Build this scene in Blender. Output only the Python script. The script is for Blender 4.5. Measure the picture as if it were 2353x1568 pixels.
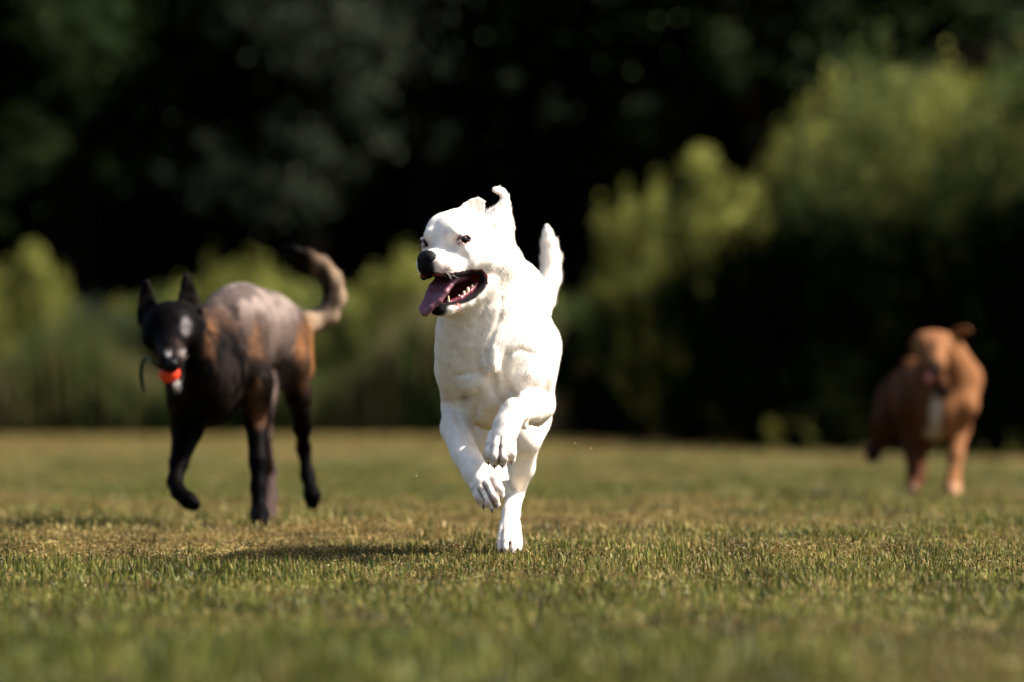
import bpy, math, random
import numpy as np
from mathutils import Vector, Matrix, Quaternion

for _o in list(bpy.data.objects):
    bpy.data.objects.remove(_o, do_unlink=True)
SC = bpy.context.scene
COL = SC.collection
R = math.radians

# ---------------------------------------------------------------- camera, sky, sun, exposure
CAM_Z = 0.27
cam_d = bpy.data.cameras.new('camera')
cam_d.lens = 200.0
cam_d.sensor_width = 36.0
cam_d.sensor_fit = 'HORIZONTAL'
cam_d.clip_start = 0.1
cam_d.clip_end = 2000.0
cam_d.dof.use_dof = True
cam_d.dof.focus_distance = 12.38
cam_d.dof.aperture_fstop = 3.1
cam_d.dof.aperture_blades = 0
cam = bpy.data.objects.new('camera', cam_d)
COL.objects.link(cam)
cam.location = (0, 0, CAM_Z)
cam.rotation_euler = (R(90.0 + 0.833), 0, 0)
SC.camera = cam

SUN_EL, SUN_AZ = 46.0, -1.0          # azimuth measured from +X (right) towards +Y (away from the camera)
world = bpy.data.worlds.new('World')
SC.world = world
world.use_nodes = True
wn = world.node_tree
wn.nodes.clear()
w_out = wn.nodes.new('ShaderNodeOutputWorld')
w_bg = wn.nodes.new('ShaderNodeBackground')
w_sky = wn.nodes.new('ShaderNodeTexSky')
w_sky.sky_type = 'NISHITA'
w_sky.sun_disc = False
w_sky.sun_elevation = R(SUN_EL)
w_sky.sun_rotation = R(90.0 - SUN_AZ)
w_sky.air_density = 0.8
w_sky.dust_density = 3.0
w_sky.ozone_density = 0.6
w_bg.inputs['Strength'].default_value = 0.08
wn.links.new(w_sky.outputs[0], w_bg.inputs['Color'])
wn.links.new(w_bg.outputs[0], w_out.inputs['Surface'])

sun_d = bpy.data.lights.new('sun', 'SUN')
sun_d.energy = 5.0
sun_d.angle = R(0.53)
sun_d.color = (1.0, 0.93, 0.84)
sun = bpy.data.objects.new('sun', sun_d)
COL.objects.link(sun)
_sd = Vector((math.cos(R(SUN_EL)) * math.cos(R(SUN_AZ)), math.cos(R(SUN_EL)) * math.sin(R(SUN_AZ)), math.sin(R(SUN_EL))))
sun.rotation_euler = _sd.to_track_quat('Z', 'Y').to_euler()
sun.location = _sd * 30

SC.view_settings.view_transform = 'Standard'
SC.view_settings.look = 'None'
SC.view_settings.gamma = 1.0
SC.view_settings.exposure = 1.58
SC.view_settings.use_curve_mapping = False
SC.render.engine = 'CYCLES'
SC.cycles.use_denoising = True
SC.cycles.max_bounces = 6
SC.cycles.diffuse_bounces = 4
SC.cycles.transmission_bounces = 4
SC.cycles.transparent_max_bounces = 4
SC.cycles.caustics_reflective = False
SC.cycles.caustics_refractive = False
SC.cycles.sample_clamp_indirect = 6.0

# ---------------------------------------------------------------- helpers
def W(xd, yd, y):
    """a point of the place at distance y metres that is seen xd across and yd down"""
    return np.array([(xd - 1176.5) * y / 13087.0, y, CAM_Z - (yd - 974.0) * y / 13087.0])

def tag(o, label=None, cat=None, group=None, kind=None):
    if label: o['label'] = label
    if cat: o['category'] = cat
    if group: o['group'] = group
    if kind: o['kind'] = kind
    return o

def empty(name, loc, rz=0.0):
    o = bpy.data.objects.new(name, None)
    o.empty_display_size = 0.1
    o.location = loc
    o.rotation_euler = (0, 0, rz)
    COL.objects.link(o)
    return o

def smoothstep(a, b, x):
    t = np.clip((x - a) / (b - a), 0, 1)
    return t * t * (3 - 2 * t)

def mesh_np(name, V, F, mat, parent=None, smooth=True, colors=None, attr='tint'):
    """V (n,3); F list/array of faces (all tris or all quads)"""
    me = bpy.data.meshes.new(name)
    V = np.asarray(V, dtype=np.float32)
    F = np.asarray(F, dtype=np.int32)
    if parent is not None:
        V = V - np.array(parent.location, dtype=np.float32)
    k = F.shape[1]
    me.vertices.add(len(V))
    me.vertices.foreach_set('co', V.ravel())
    me.loops.add(F.size)
    me.loops.foreach_set('vertex_index', F.ravel())
    me.polygons.add(len(F))
    me.polygons.foreach_set('loop_start', np.arange(0, F.size, k, dtype=np.int32))
    me.polygons.foreach_set('use_smooth', np.full(len(F), smooth, dtype=bool))
    me.update(calc_edges=True)
    if colors is not None:
        a = me.color_attributes.new(attr, 'FLOAT_COLOR', 'POINT')
        c = np.ones((len(V), 4), dtype=np.float32)
        c[:, :colors.shape[1]] = colors
        a.data.foreach_set('color', c.ravel())
    if mat is not None:
        me.materials.append(mat)
    o = bpy.data.objects.new(name, me)
    COL.objects.link(o)
    if parent is not None:
        o.parent = parent
    return o

# value noise on numpy points ------------------------------------------------
def _hash(i, j, k, seed):
    h = (i * 374761393 + j * 668265263 + k * 2147483647 + seed * 974634777) & 0xFFFFFFFF
    h = ((h ^ (h >> 13)) * 1274126177) & 0xFFFFFFFF
    h = (h ^ (h >> 16)) & 0xFFFF
    return h / 65535.0

def noise3(P, scale, seed=0):
    p = np.asarray(P, dtype=np.float64) * scale
    i = np.floor(p).astype(np.int64)
    f = p - i
    f = f * f * (3 - 2 * f)
    r = 0
    for dx in (0, 1):
        for dy in (0, 1):
            for dz in (0, 1):
                w = (f[:, 0] if dx else 1 - f[:, 0]) * (f[:, 1] if dy else 1 - f[:, 1]) * (f[:, 2] if dz else 1 - f[:, 2])
                r = r + w * _hash(i[:, 0] + dx, i[:, 1] + dy, i[:, 2] + dz, seed)
    return r

def fbm(P, scale, seed=0, octv=3):
    r, a, t = 0, 1.0, 0
    for o in range(octv):
        r = r + a * noise3(P, scale * 2 ** o, seed + o)
        t += a
        a *= 0.5
    return r / t

# ---------------------------------------------------------------- signed distance sculpting
class Sculpt:
    def __init__(s, lo, hi, h):
        s.h = h
        s.lo = np.array(lo, dtype=np.float64)
        s.n = np.ceil((np.array(hi) - s.lo) / h).astype(int) + 1
        s.F = np.full(s.n, 1.0, dtype=np.float32)
        s.ax = [(s.lo[i] + h * np.arange(s.n[i])).astype(np.float32) for i in range(3)]
        s.rec = []                   # (sdf, flow, colour, key) for painting and fur
        s.cuts = []

    def _box(s, lo, hi):
        a = np.clip(np.floor((np.array(lo) - s.lo) / s.h).astype(int), 0, s.n)
        b = np.clip(np.ceil((np.array(hi) - s.lo) / s.h).astype(int) + 1, 0, s.n)
        return tuple(slice(a[i], b[i]) for i in range(3))

    def _grid(s, sl):
        return s.ax[0][sl[0]][:, None, None], s.ax[1][sl[1]][None, :, None], s.ax[2][sl[2]][None, None, :]

    def _merge(s, f, lo, hi, k, mode):
        m = k + 2 * s.h
        sl = s._box(np.array(lo) - m, np.array(hi) + m)
        if any(x.stop <= x.start for x in sl):
            return
        X, Y, Z = s._grid(sl)
        d = f(X, Y, Z).astype(np.float32)
        a = s.F[sl]
        if mode == 'add':
            if k > 0:
                hh = np.maximum(k - np.abs(a - d), 0) / k
                s.F[sl] = np.minimum(a, d) - hh * hh * hh * k / 6.0
            else:
                s.F[sl] = np.minimum(a, d)
        else:
            d = -d
            hh = np.maximum(k - np.abs(a - d), 0) / k if k > 0 else 0
            s.F[sl] = np.maximum(a, d) + (hh * hh * hh * k / 6.0 if k > 0 else 0)

    @staticmethod
    def f_cone(a, b, r1, r2):
        a = np.asarray(a, dtype=np.float64); b = np.asarray(b, dtype=np.float64)
        ba = b - a
        l2 = float(ba @ ba) + 1e-12
        def f(X, Y, Z):
            px, py, pz = X - a[0], Y - a[1], Z - a[2]
            t = np.clip((px * ba[0] + py * ba[1] + pz * ba[2]) / l2, 0, 1)
            return np.sqrt((px - t * ba[0]) ** 2 + (py - t * ba[1]) ** 2 + (pz - t * ba[2]) ** 2) - (r1 + (r2 - r1) * t)
        return f

    @staticmethod
    def f_ell(c, r, M):
        c = np.asarray(c, dtype=np.float64); r = np.asarray(r, dtype=np.float64)
        M = np.eye(3) if M is None else np.asarray(M)     # rows: the three axes
        def f(X, Y, Z):
            px, py, pz = X - c[0], Y - c[1], Z - c[2]
            q = [(px * M[i][0] + py * M[i][1] + pz * M[i][2]) for i in range(3)]
            k0 = np.sqrt((q[0] / r[0]) ** 2 + (q[1] / r[1]) ** 2 + (q[2] / r[2]) ** 2)
            k1 = np.sqrt((q[0] / r[0] ** 2) ** 2 + (q[1] / r[1] ** 2) ** 2 + (q[2] / r[2] ** 2) ** 2) + 1e-9
            return k0 * (k0 - 1.0) / k1
        return f

    def cone(s, a, b, r1, r2=None, k=0.03, flow=None, col=None, key=None, mode='add'):
        r2 = r1 if r2 is None else r2
        a = np.asarray(a, dtype=np.float64); b = np.asarray(b, dtype=np.float64)
        f = s.f_cone(a, b, r1, r2)
        s._merge(f, np.minimum(a - r1, b - r2), np.maximum(a + r1, b + r2), k, mode)
        (s.rec if mode == 'add' else s.cuts).append((f, (b - a) if flow is None else np.asarray(flow, dtype=float), col, key))

    def ell(s, c, r, M=None, k=0.03, flow=(0, 1, -0.3), col=None, key=None, mode='add'):
        f = s.f_ell(c, r, M)
        c = np.asarray(c); m = max(r)
        s._merge(f, c - m, c + m, k, mode)
        (s.rec if mode == 'add' else s.cuts).append((f, np.asarray(flow, dtype=float), col, key))

    def chain(s, pts, k=0.02, **kw):
        """pts: list of (point, radius)"""
        for (a, r1), (b, r2) in zip(pts[:-1], pts[1:]):
            s.cone(a, b, r1, r2, k=k, **kw)

    def fan(s, sections, r, k=0.006, n=5, **kw):
        """thin sheet: sections are (left point, right point); filled with rods"""
        for (L0, R0), (L1, R1) in zip(sections[:-1], sections[1:]):
            for i in range(n):
                t = i / (n - 1)
                s.cone(L0 + (R0 - L0) * t, L1 + (R1 - L1) * t, r, r, k=k, **kw)

    def surface(s, smooth=1):
        F, h, n = s.F, s.h, s.n
        S = F < 0
        c = np.zeros(n - 1, dtype=np.uint8)
        for dx in (0, 1):
            for dy in (0, 1):
                for dz in (0, 1):
                    c += S[dx:n[0] - 1 + dx, dy:n[1] - 1 + dy, dz:n[2] - 1 + dz]
        act = np.nonzero((c > 0) & (c < 8))
        flat = np.ravel_multi_index(act, n - 1)
        ii = np.stack(act, 1)
        acc = np.zeros((len(ii), 3)); cnt = np.zeros(len(ii))
        cor = {}
        for dx in (0, 1):
            for dy in (0, 1):
                for dz in (0, 1):
                    cor[dx, dy, dz] = F[ii[:, 0] + dx, ii[:, 1] + dy, ii[:, 2] + dz]
        for ca in cor:
            for ax in range(3):
                if ca[ax]: continue
                cb = list(ca); cb[ax] = 1; cb = tuple(cb)
                fa, fb = cor[ca], cor[cb]
                m = (fa < 0) != (fb < 0)
                t = np.where(m, fa / np.where(m, fa - fb, 1), 0)
                p = np.tile(np.array(ca, dtype=float), (len(ii), 1))
                p[:, ax] += t
                acc += p * m[:, None]; cnt += m
        V = s.lo + h * (ii + acc / cnt[:, None])
        quads = []
        for ax in range(3):
            o1, o2 = [(1, 2), (2, 0), (0, 1)][ax]
            sl0 = [slice(1, -1)] * 3; sl1 = [slice(1, -1)] * 3
            sl0[ax] = slice(0, -1); sl1[ax] = slice(1, None)
            A, B = S[tuple(sl0)], S[tuple(sl1)]
            e = np.nonzero(A != B)
            inside = A[e]
            e = np.stack(e, 1).astype(np.int64)
            e[:, o1] += 1; e[:, o2] += 1
            def cell(d1, d2):
                q = e.copy(); q[:, o1] -= d1; q[:, o2] -= d2
                ok = np.all((q >= 0) & (q < n - 1), axis=1)
                q = np.clip(q, 0, n - 2)
                f = np.ravel_multi_index(tuple(q.T), n - 1)
                j = np.clip(np.searchsorted(flat, f), 0, len(flat) - 1)
                return j, ok & (flat[j] == f)
            js = [cell(1, 1), cell(0, 1), cell(0, 0), cell(1, 0)]
            ok = js[0][1] & js[1][1] & js[2][1] & js[3][1]
            Q = np.stack([j[0] for j in js], 1)
            Q[~inside] = Q[~inside][:, ::-1]
            quads.append(Q[ok])
        Q = np.concatenate(quads)
        for _ in range(smooth):
            sm = np.zeros_like(V); ct = np.zeros(len(V))
            for a_, b_ in ((0, 1), (1, 2), (2, 3), (3, 0)):
                for p_, q_ in ((a_, b_), (b_, a_)):
                    np.add.at(ct, Q[:, p_], 1)
                    for d in range(3):
                        sm[:, d] += np.bincount(Q[:, p_], weights=V[Q[:, q_], d], minlength=len(V))
            V = V * 0.45 + 0.55 * sm / np.maximum(ct, 1)[:, None]
        # keep the largest body only
        lab = np.arange(len(V))
        for _ in range(400):
            m = lab[Q].min(1)
            new = lab.copy()
            for j in range(4): np.minimum.at(new, Q[:, j], m)
            new = new[new]
            if (new == lab).all(): break
            lab = new
        big = np.bincount(lab).argmax()
        keep = lab == big
        remap = np.cumsum(keep) - 1
        Q = remap[Q[keep[Q[:, 0]]]]
        return V[keep], Q

    def normals(s, V):
        """outward normals from the field"""
        g = []
        for ax in range(3):
            d = np.zeros(3); d[ax] = s.h
            g.append(s.sample(V + d) - s.sample(V - d))
        g = np.stack(g, 1)
        return g / (np.linalg.norm(g, axis=1)[:, None] + 1e-9)

    def sample(s, P):
        q = (P - s.lo) / s.h
        q = np.clip(q, 0, s.n - 1.001)
        i = q.astype(int); f = q - i
        r = 0
        for dx in (0, 1):
            for dy in (0, 1):
                for dz in (0, 1):
                    w = (f[:, 0] if dx else 1 - f[:, 0]) * (f[:, 1] if dy else 1 - f[:, 1]) * (f[:, 2] if dz else 1 - f[:, 2])
                    r = r + w * s.F[i[:, 0] + dx, i[:, 1] + dy, i[:, 2] + dz]
        return r

    def paint(s, V, width=0.02, default=(0.5, 0.5, 0.5)):
        """soft blend of the shapes' own colours and hair directions by nearness"""
        X, Y, Z = V[:, 0], V[:, 1], V[:, 2]
        w = np.zeros(len(V)); C = np.zeros((len(V), 3)); D = np.zeros((len(V), 3))
        dmin = np.full(len(V), 9.0)
        ds = [np.asarray(f(X, Y, Z)) for f, _, _, _ in s.rec]
        for d in ds: dmin = np.minimum(dmin, d)
        for d, (f, fl, col, key) in zip(ds, s.rec):
            ww = np.exp(-np.clip((d - dmin) / width, 0, 30) * 3)
            fl = fl / (np.linalg.norm(fl) + 1e-9)
            D += ww[:, None] * fl
            C += ww[:, None] * np.array(default if col is None else col)
            w += ww
        return C / w[:, None], D / (np.linalg.norm(D, axis=1)[:, None] + 1e-9)

def fur(name, V, N, D, count, rng, length, width, lift, mat, parent, colors=None, lenmap=None, nrm=0.10):
    """short hairs as slim three-sided blades lying along D"""
    idx = rng.integers(0, len(V), count)
    v, n = V[idx], N[idx]
    d = D[idx] + rng.normal(0, 0.22, (count, 3))
    d = d - n * np.sum(d * n, 1)[:, None]
    d /= np.linalg.norm(d, axis=1)[:, None] + 1e-9
    L = length * rng.uniform(0.6, 1.25, count)
    if lenmap is not None: L = L * lenmap[idx]
    side = np.cross(n, d)
    lf = lift * rng.uniform(0.4, 1.5, count)
    v = v + rng.normal(0, 0.0012, v.shape) - n * 0.0006
    wv = width * rng.uniform(0.7, 1.2, count)
    a = v - side * wv[:, None] * .5
    b = v + side * wv[:, None] * .5
    t = v + d * L[:, None] * np.cos(lf)[:, None] + n * (L * np.sin(lf))[:, None]
    P = np.stack([b, a, t], 1).reshape(-1, 3)
    F = np.arange(len(P)).reshape(-1, 3)
    cols = None
    if colors is not None:
        cc = colors[idx] * rng.uniform(0.88, 1.06, (count, 1))
        cols = np.repeat(cc, 3, 0)
    o = mesh_np(name, P, F, mat, parent, smooth=True, colors=cols)
    nn = n + rng.normal(0, nrm, n.shape)
    nn /= np.linalg.norm(nn, axis=1)[:, None]
    try:
        o.data.normals_split_custom_set_from_vertices(np.repeat(nn, 3, 0).tolist())
    except Exception:
        pass
    tag(o, kind='stuff')
    return o

# ---------------------------------------------------------------- materials
def mat_new(name):
    m = bpy.data.materials.new(name)
    m.use_nodes = True
    nt = m.node_tree
    b = nt.nodes['Principled BSDF']
    return m, nt, b

def simple(name, color, rough=0.6, spec=0.5, bump=0.0, bscale=300.0, var=0.0, coat=0.0, sss=0.0):
    m, nt, b = mat_new(name)
    b.inputs['Base Color'].default_value = (*color, 1)
    b.inputs['Roughness'].default_value = rough
    b.inputs['Specular IOR Level'].default_value = spec
    b.inputs['Coat Weight'].default_value = coat
    if sss:
        b.inputs['Subsurface Weight'].default_value = sss
        b.inputs['Subsurface Radius'].default_value = (0.006, 0.003, 0.002)
        b.inputs['Subsurface Scale'].default_value = 1.0
    tc = nt.nodes.new('ShaderNodeNewGeometry')
    no = nt.nodes.new('ShaderNodeTexNoise')
    no.inputs['Scale'].default_value = bscale
    no.inputs['Detail'].default_value = 4
    nt.links.new(tc.outputs['Position'], no.inputs['Vector'])
    if bump:
        bp = nt.nodes.new('ShaderNodeBump')
        bp.inputs['Strength'].default_value = bump
        bp.inputs['Distance'].default_value = 0.002
        nt.links.new(no.outputs['Fac'], bp.inputs['Height'])
        nt.links.new(bp.outputs[0], b.inputs['Normal'])
    if var:
        mx = nt.nodes.new('ShaderNodeMix'); mx.data_type = 'RGBA'
        mx.inputs['A'].default_value = (*[c * (1 - var) for c in color], 1)
        mx.inputs['B'].default_value = (*[min(1, c * (1 + var)) for c in color], 1)
        nt.links.new(no.outputs['Fac'], mx.inputs['Factor'])
        nt.links.new(mx.outputs['Result'], b.inputs['Base Color'])
    return m

def coat_mat(name, rough=0.75, spec=0.25, sheen=0.0, bump=0.25, sss=0.0, trans=0.0, stretch=(1, 1, .35), vlo=0.86, vhi=1.08):
    """animal coat: base colour from the painted attribute 'tint', fine hair relief"""
    m, nt, b = mat_new(name)
    at = nt.nodes.new('ShaderNodeAttribute'); at.attribute_name = 'tint'
    tc = nt.nodes.new('ShaderNodeNewGeometry')
    mp = nt.nodes.new('ShaderNodeMapping'); mp.inputs['Scale'].default_value = stretch
    no = nt.nodes.new('ShaderNodeTexNoise'); no.inputs['Scale'].default_value = 420; no.inputs['Detail'].default_value = 4
    n2 = nt.nodes.new('ShaderNodeTexNoise'); n2.inputs['Scale'].default_value = 60; n2.inputs['Detail'].default_value = 5
    nt.links.new(tc.outputs['Position'], mp.inputs['Vector'])
    nt.links.new(mp.outputs[0], no.inputs['Vector']); nt.links.new(mp.outputs[0], n2.inputs['Vector'])
    mr = nt.nodes.new('ShaderNodeMapRange')
    mr.inputs['To Min'].default_value = vlo; mr.inputs['To Max'].default_value = vhi
    nt.links.new(n2.outputs['Fac'], mr.inputs['Value'])
    mx = nt.nodes.new('ShaderNodeVectorMath'); mx.operation = 'SCALE'
    nt.links.new(at.outputs['Color'], mx.inputs[0]); nt.links.new(mr.outputs[0], mx.inputs['Scale'])
    nt.links.new(mx.outputs[0], b.inputs['Base Color'])
    b.inputs['Roughness'].default_value = rough
    b.inputs['Specular IOR Level'].default_value = spec
    b.inputs['Sheen Weight'].default_value = sheen
    if sss:
        b.inputs['Subsurface Weight'].default_value = sss
        b.inputs['Subsurface Radius'].default_value = (0.008, 0.004, 0.003)
        b.inputs['Subsurface Scale'].default_value = 1.0
    if bump:
        bp = nt.nodes.new('ShaderNodeBump'); bp.inputs['Strength'].default_value = bump; bp.inputs['Distance'].default_value = 0.0015
        nt.links.new(no.outputs['Fac'], bp.inputs['Height'])
        b2 = nt.nodes.new('ShaderNodeBump'); b2.inputs['Strength'].default_value = bump * .8; b2.inputs['Distance'].default_value = 0.004
        nt.links.new(n2.outputs['Fac'], b2.inputs['Height']); nt.links.new(bp.outputs[0], b2.inputs['Normal'])
        nt.links.new(b2.outputs[0], b.inputs['Normal'])
    return m
# ================================================================ SECTION ground
def gz(x, y):
    """height of the field at x, y"""
    x = np.asarray(x, dtype=float); y = np.asarray(y, dtype=float)
    P = np.stack([x, y, np.zeros_like(x)], -1).reshape(-1, 3)
    b = ((fbm(P, 1.1, 31, 2) - .5) * .030 + (fbm(P, 4.5, 33, 2) - .5) * .016).reshape(x.shape)
    side = 0.145 - 0.145 * smoothstep(-1.0, 4.6, x) - 0.03 * smoothstep(5, 14, x)
    far = smoothstep(24, 56, y)
    return -0.017 - 0.050 * (1 - smoothstep(11.2, 13.9, y)) + b * (1 - .3 * smoothstep(16, 40, y)) * smoothstep(1, 5, y) + side * far

def axis(parts):
    out = []
    for a, b, n in parts: out += list(np.linspace(a, b, n, endpoint=False))
    out.append(parts[-1][1])
    return np.array(out)
gx = axis([(-400, -60, 8), (-60, -12, 24), (-12, -2.5, 40), (-2.5, 2.5, 110), (2.5, 12, 40), (12, 60, 24), (60, 400, 8)])
gy = axis([(-60, 3, 20), (3, 20, 340), (20, 70, 140), (70, 140, 30), (140, 900, 16)])
GX, GY = np.meshgrid(gx, gy, indexing='ij')
GZ = gz(GX, GY)
n0, n1 = GX.shape
gi = np.arange(n0 * n1).reshape(n0, n1)
GF = np.stack([gi[:-1, :-1], gi[1:, :-1], gi[1:, 1:], gi[:-1, 1:]], -1).reshape(-1, 4)

def noise_node(nt, vec, scale, detail=3, rough=.55, stretch=None):
    if stretch is not None:
        mp = nt.nodes.new('ShaderNodeMapping'); mp.inputs['Scale'].default_value = stretch
        nt.links.new(vec, mp.inputs['Vector']); vec = mp.outputs[0]
    n = nt.nodes.new('ShaderNodeTexNoise')
    n.inputs['Scale'].default_value = scale; n.inputs['Detail'].default_value = detail; n.inputs['Roughness'].default_value = rough
    nt.links.new(vec, n.inputs['Vector'])
    return n.outputs['Fac']
def ramp(nt, fac, stops):
    r = nt.nodes.new('ShaderNodeValToRGB')
    el = r.color_ramp.elements
    while len(el) < len(stops): el.new(.5)
    for e, (p, c) in zip(el, stops): e.position = p; e.color = (*c, 1)
    nt.links.new(fac, r.inputs['Fac'])
    return r.outputs['Color']
def mixn(nt, fac, a, b, blend='MIX'):
    m = nt.nodes.new('ShaderNodeMix'); m.data_type = 'RGBA'; m.blend_type = blend
    if isinstance(fac, float): m.inputs['Factor'].default_value = fac
    else: nt.links.new(fac, m.inputs['Factor'])
    for k, v in (('A', a), ('B', b)):
        if isinstance(v, tuple): m.inputs[k].default_value = (*v, 1)
        else: nt.links.new(v, m.inputs[k])
    return m.outputs['Result']
def mathn(nt, op, a, b=None, c=None):
    m = nt.nodes.new('ShaderNodeMath'); m.operation = op
    for i, v in enumerate((a, b, c)):
        if v is None: continue
        if isinstance(v, (int, float)): m.inputs[i].default_value = v
        else: nt.links.new(v, m.inputs[i])
    return m.outputs[0]
def dryness(nt, pos):
    """how parched the turf is at a place, 0 to 1: broad patches plus small ones"""
    a = noise_node(nt, pos, 0.23, 3, .55, (1.0, .55, 1.0))
    b = noise_node(nt, pos, 1.5, 3)
    s = mathn(nt, 'MULTIPLY_ADD', a, 1.3, -0.10)
    s = mathn(nt, 'MULTIPLY_ADD', b, 0.7, mathn(nt, 'ADD', s, -0.35))
    sx = nt.nodes.new('ShaderNodeSeparateXYZ'); nt.links.new(pos, sx.inputs[0])
    c = noise_node(nt, pos, .8, 2)
    yy = mathn(nt, 'MULTIPLY_ADD', c, 3.0, mathn(nt, 'ADD', sx.outputs[1], -1.5))
    cv = nt.nodes.new('ShaderNodeFloatCurve')
    nt.links.new(mathn(nt, 'DIVIDE', yy, 60.0), cv.inputs['Value'])
    q = cv.mapping.curves[0]
    pts = [(0, .30), (8.0 / 60, .36), (10.2 / 60, .50), (13 / 60, .60), (16.5 / 60, .80), (21 / 60, .55), (27 / 60, .26), (34 / 60, .36), (44 / 60, .66), (1, .72)]
    for i, (u, v) in enumerate(pts):
        if i in (0,): q.points[0].location = (u, v)
        elif i == len(pts) - 1: q.points[-1].location = (u, v)
        else: q.points.new(u, v)
    cv.mapping.update()
    return mathn(nt, 'ADD', s, mathn(nt, 'MULTIPLY_ADD', cv.outputs[0], .9, -.42))

M_GROUND, nt, b = mat_new('dry_turf_soil')
geo = nt.nodes.new('ShaderNodeNewGeometry'); pos = geo.outputs['Position']
dr = dryness(nt, pos)
fine = noise_node(nt, pos, 60, 5, .7)
cg = ramp(nt, fine, [(.3, (0.012, 0.018, 0.005)), (.55, (0.040, 0.044, 0.012)), (.75, (0.085, 0.075, 0.026))])
cd = ramp(nt, fine, [(.3, (0.04, 0.028, 0.010)), (.55, (0.095, 0.070, 0.024)), (.75, (0.17, 0.13, 0.050))])
nt.links.new(mixn(nt, mathn(nt, 'MULTIPLY_ADD', dr, 1.6, -.3), cg, cd), b.inputs['Base Color'])
b.inputs['Roughness'].default_value = .95; b.inputs['Specular IOR Level'].default_value = .1
bp = nt.nodes.new('ShaderNodeBump'); bp.inputs['Strength'].default_value = .8; bp.inputs['Distance'].default_value = .02
nt.links.new(fine, bp.inputs['Height']); nt.links.new(bp.outputs[0], b.inputs['Normal'])
ground = mesh_np('ground', np.stack([GX, GY, GZ], -1).reshape(-1, 3), GF, M_GROUND)
tag(ground, kind='structure')

# ---------------------------------------------------------------- turf
M_GRASS, nt, b = mat_new('turf_blades')
geo = nt.nodes.new('ShaderNodeNewGeometry'); pos = geo.outputs['Position']
at = nt.nodes.new('ShaderNodeAttribute'); at.attribute_name = 'tint'
sp = nt.nodes.new('ShaderNodeSeparateColor'); nt.links.new(at.outputs['Color'], sp.inputs[0])
oi = nt.nodes.new('ShaderNodeObjectInfo')
dr = dryness(nt, pos)
# red: own readiness to dry; green: shade; blue: 1 for always dry, 0 for always free
t_ = mathn(nt, 'ADD', dr, mathn(nt, 'MULTIPLY_ADD', sp.outputs[0], .9, -.45))
t_ = mathn(nt, 'ADD', t_, mathn(nt, 'MULTIPLY_ADD', sp.outputs[2], 1.2, -.6))
t_ = mathn(nt, 'MULTIPLY_ADD', t_, 5.0, -2.0)
cl = nt.nodes.new('ShaderNodeClamp'); nt.links.new(t_, cl.inputs[0])
shade = mathn(nt, 'ADD', mathn(nt, 'MULTIPLY', sp.outputs[1], .75), mathn(nt, 'MULTIPLY', oi.outputs['Random'], .25))
green = ramp(nt, shade, [(0.0, (0.010, 0.032, 0.006)), (.35, (0.040, 0.080, 0.010)), (.7, (0.13, 0.155, 0.020)), (1.0, (0.30, 0.28, 0.055))])
dry = ramp(nt, shade, [(0.0, (0.09, 0.045, 0.020)), (.3, (0.20, 0.125, 0.030)), (.65, (0.39, 0.28, 0.075)), (.93, (0.70, 0.53, 0.22)), (1.0, (0.42, 0.12, 0.05))])
patch = mathn(nt, 'MULTIPLY_ADD', noise_node(nt, pos, 5.0, 4, .65), 1.9, -.42)
patch = mathn(nt, 'MINIMUM', mathn(nt, 'MAXIMUM', patch, .10), .80)
vm = nt.nodes.new('ShaderNodeVectorMath'); vm.operation = 'SCALE'
nt.links.new(mixn(nt, cl.outputs[0], green, dry), vm.inputs[0]); nt.links.new(patch, vm.inputs['Scale'])
nt.links.new(vm.outputs[0], b.inputs['Base Color'])
b.inputs['Roughness'].default_value = .5; b.inputs['Specular IOR Level'].default_value = .18
tr = nt.nodes.new('ShaderNodeBsdfTranslucent')
nt.links.new(vm.outputs[0], tr.inputs['Color'])
ms = nt.nodes.new('ShaderNodeMixShader'); ms.inputs[0].default_value = .25
nt.links.new(b.outputs[0], ms.inputs[1]); nt.links.new(tr.outputs[0], ms.inputs[2])
nt.links.new(ms.outputs[0], nt.nodes['Material Output'].inputs['Surface'])

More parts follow.
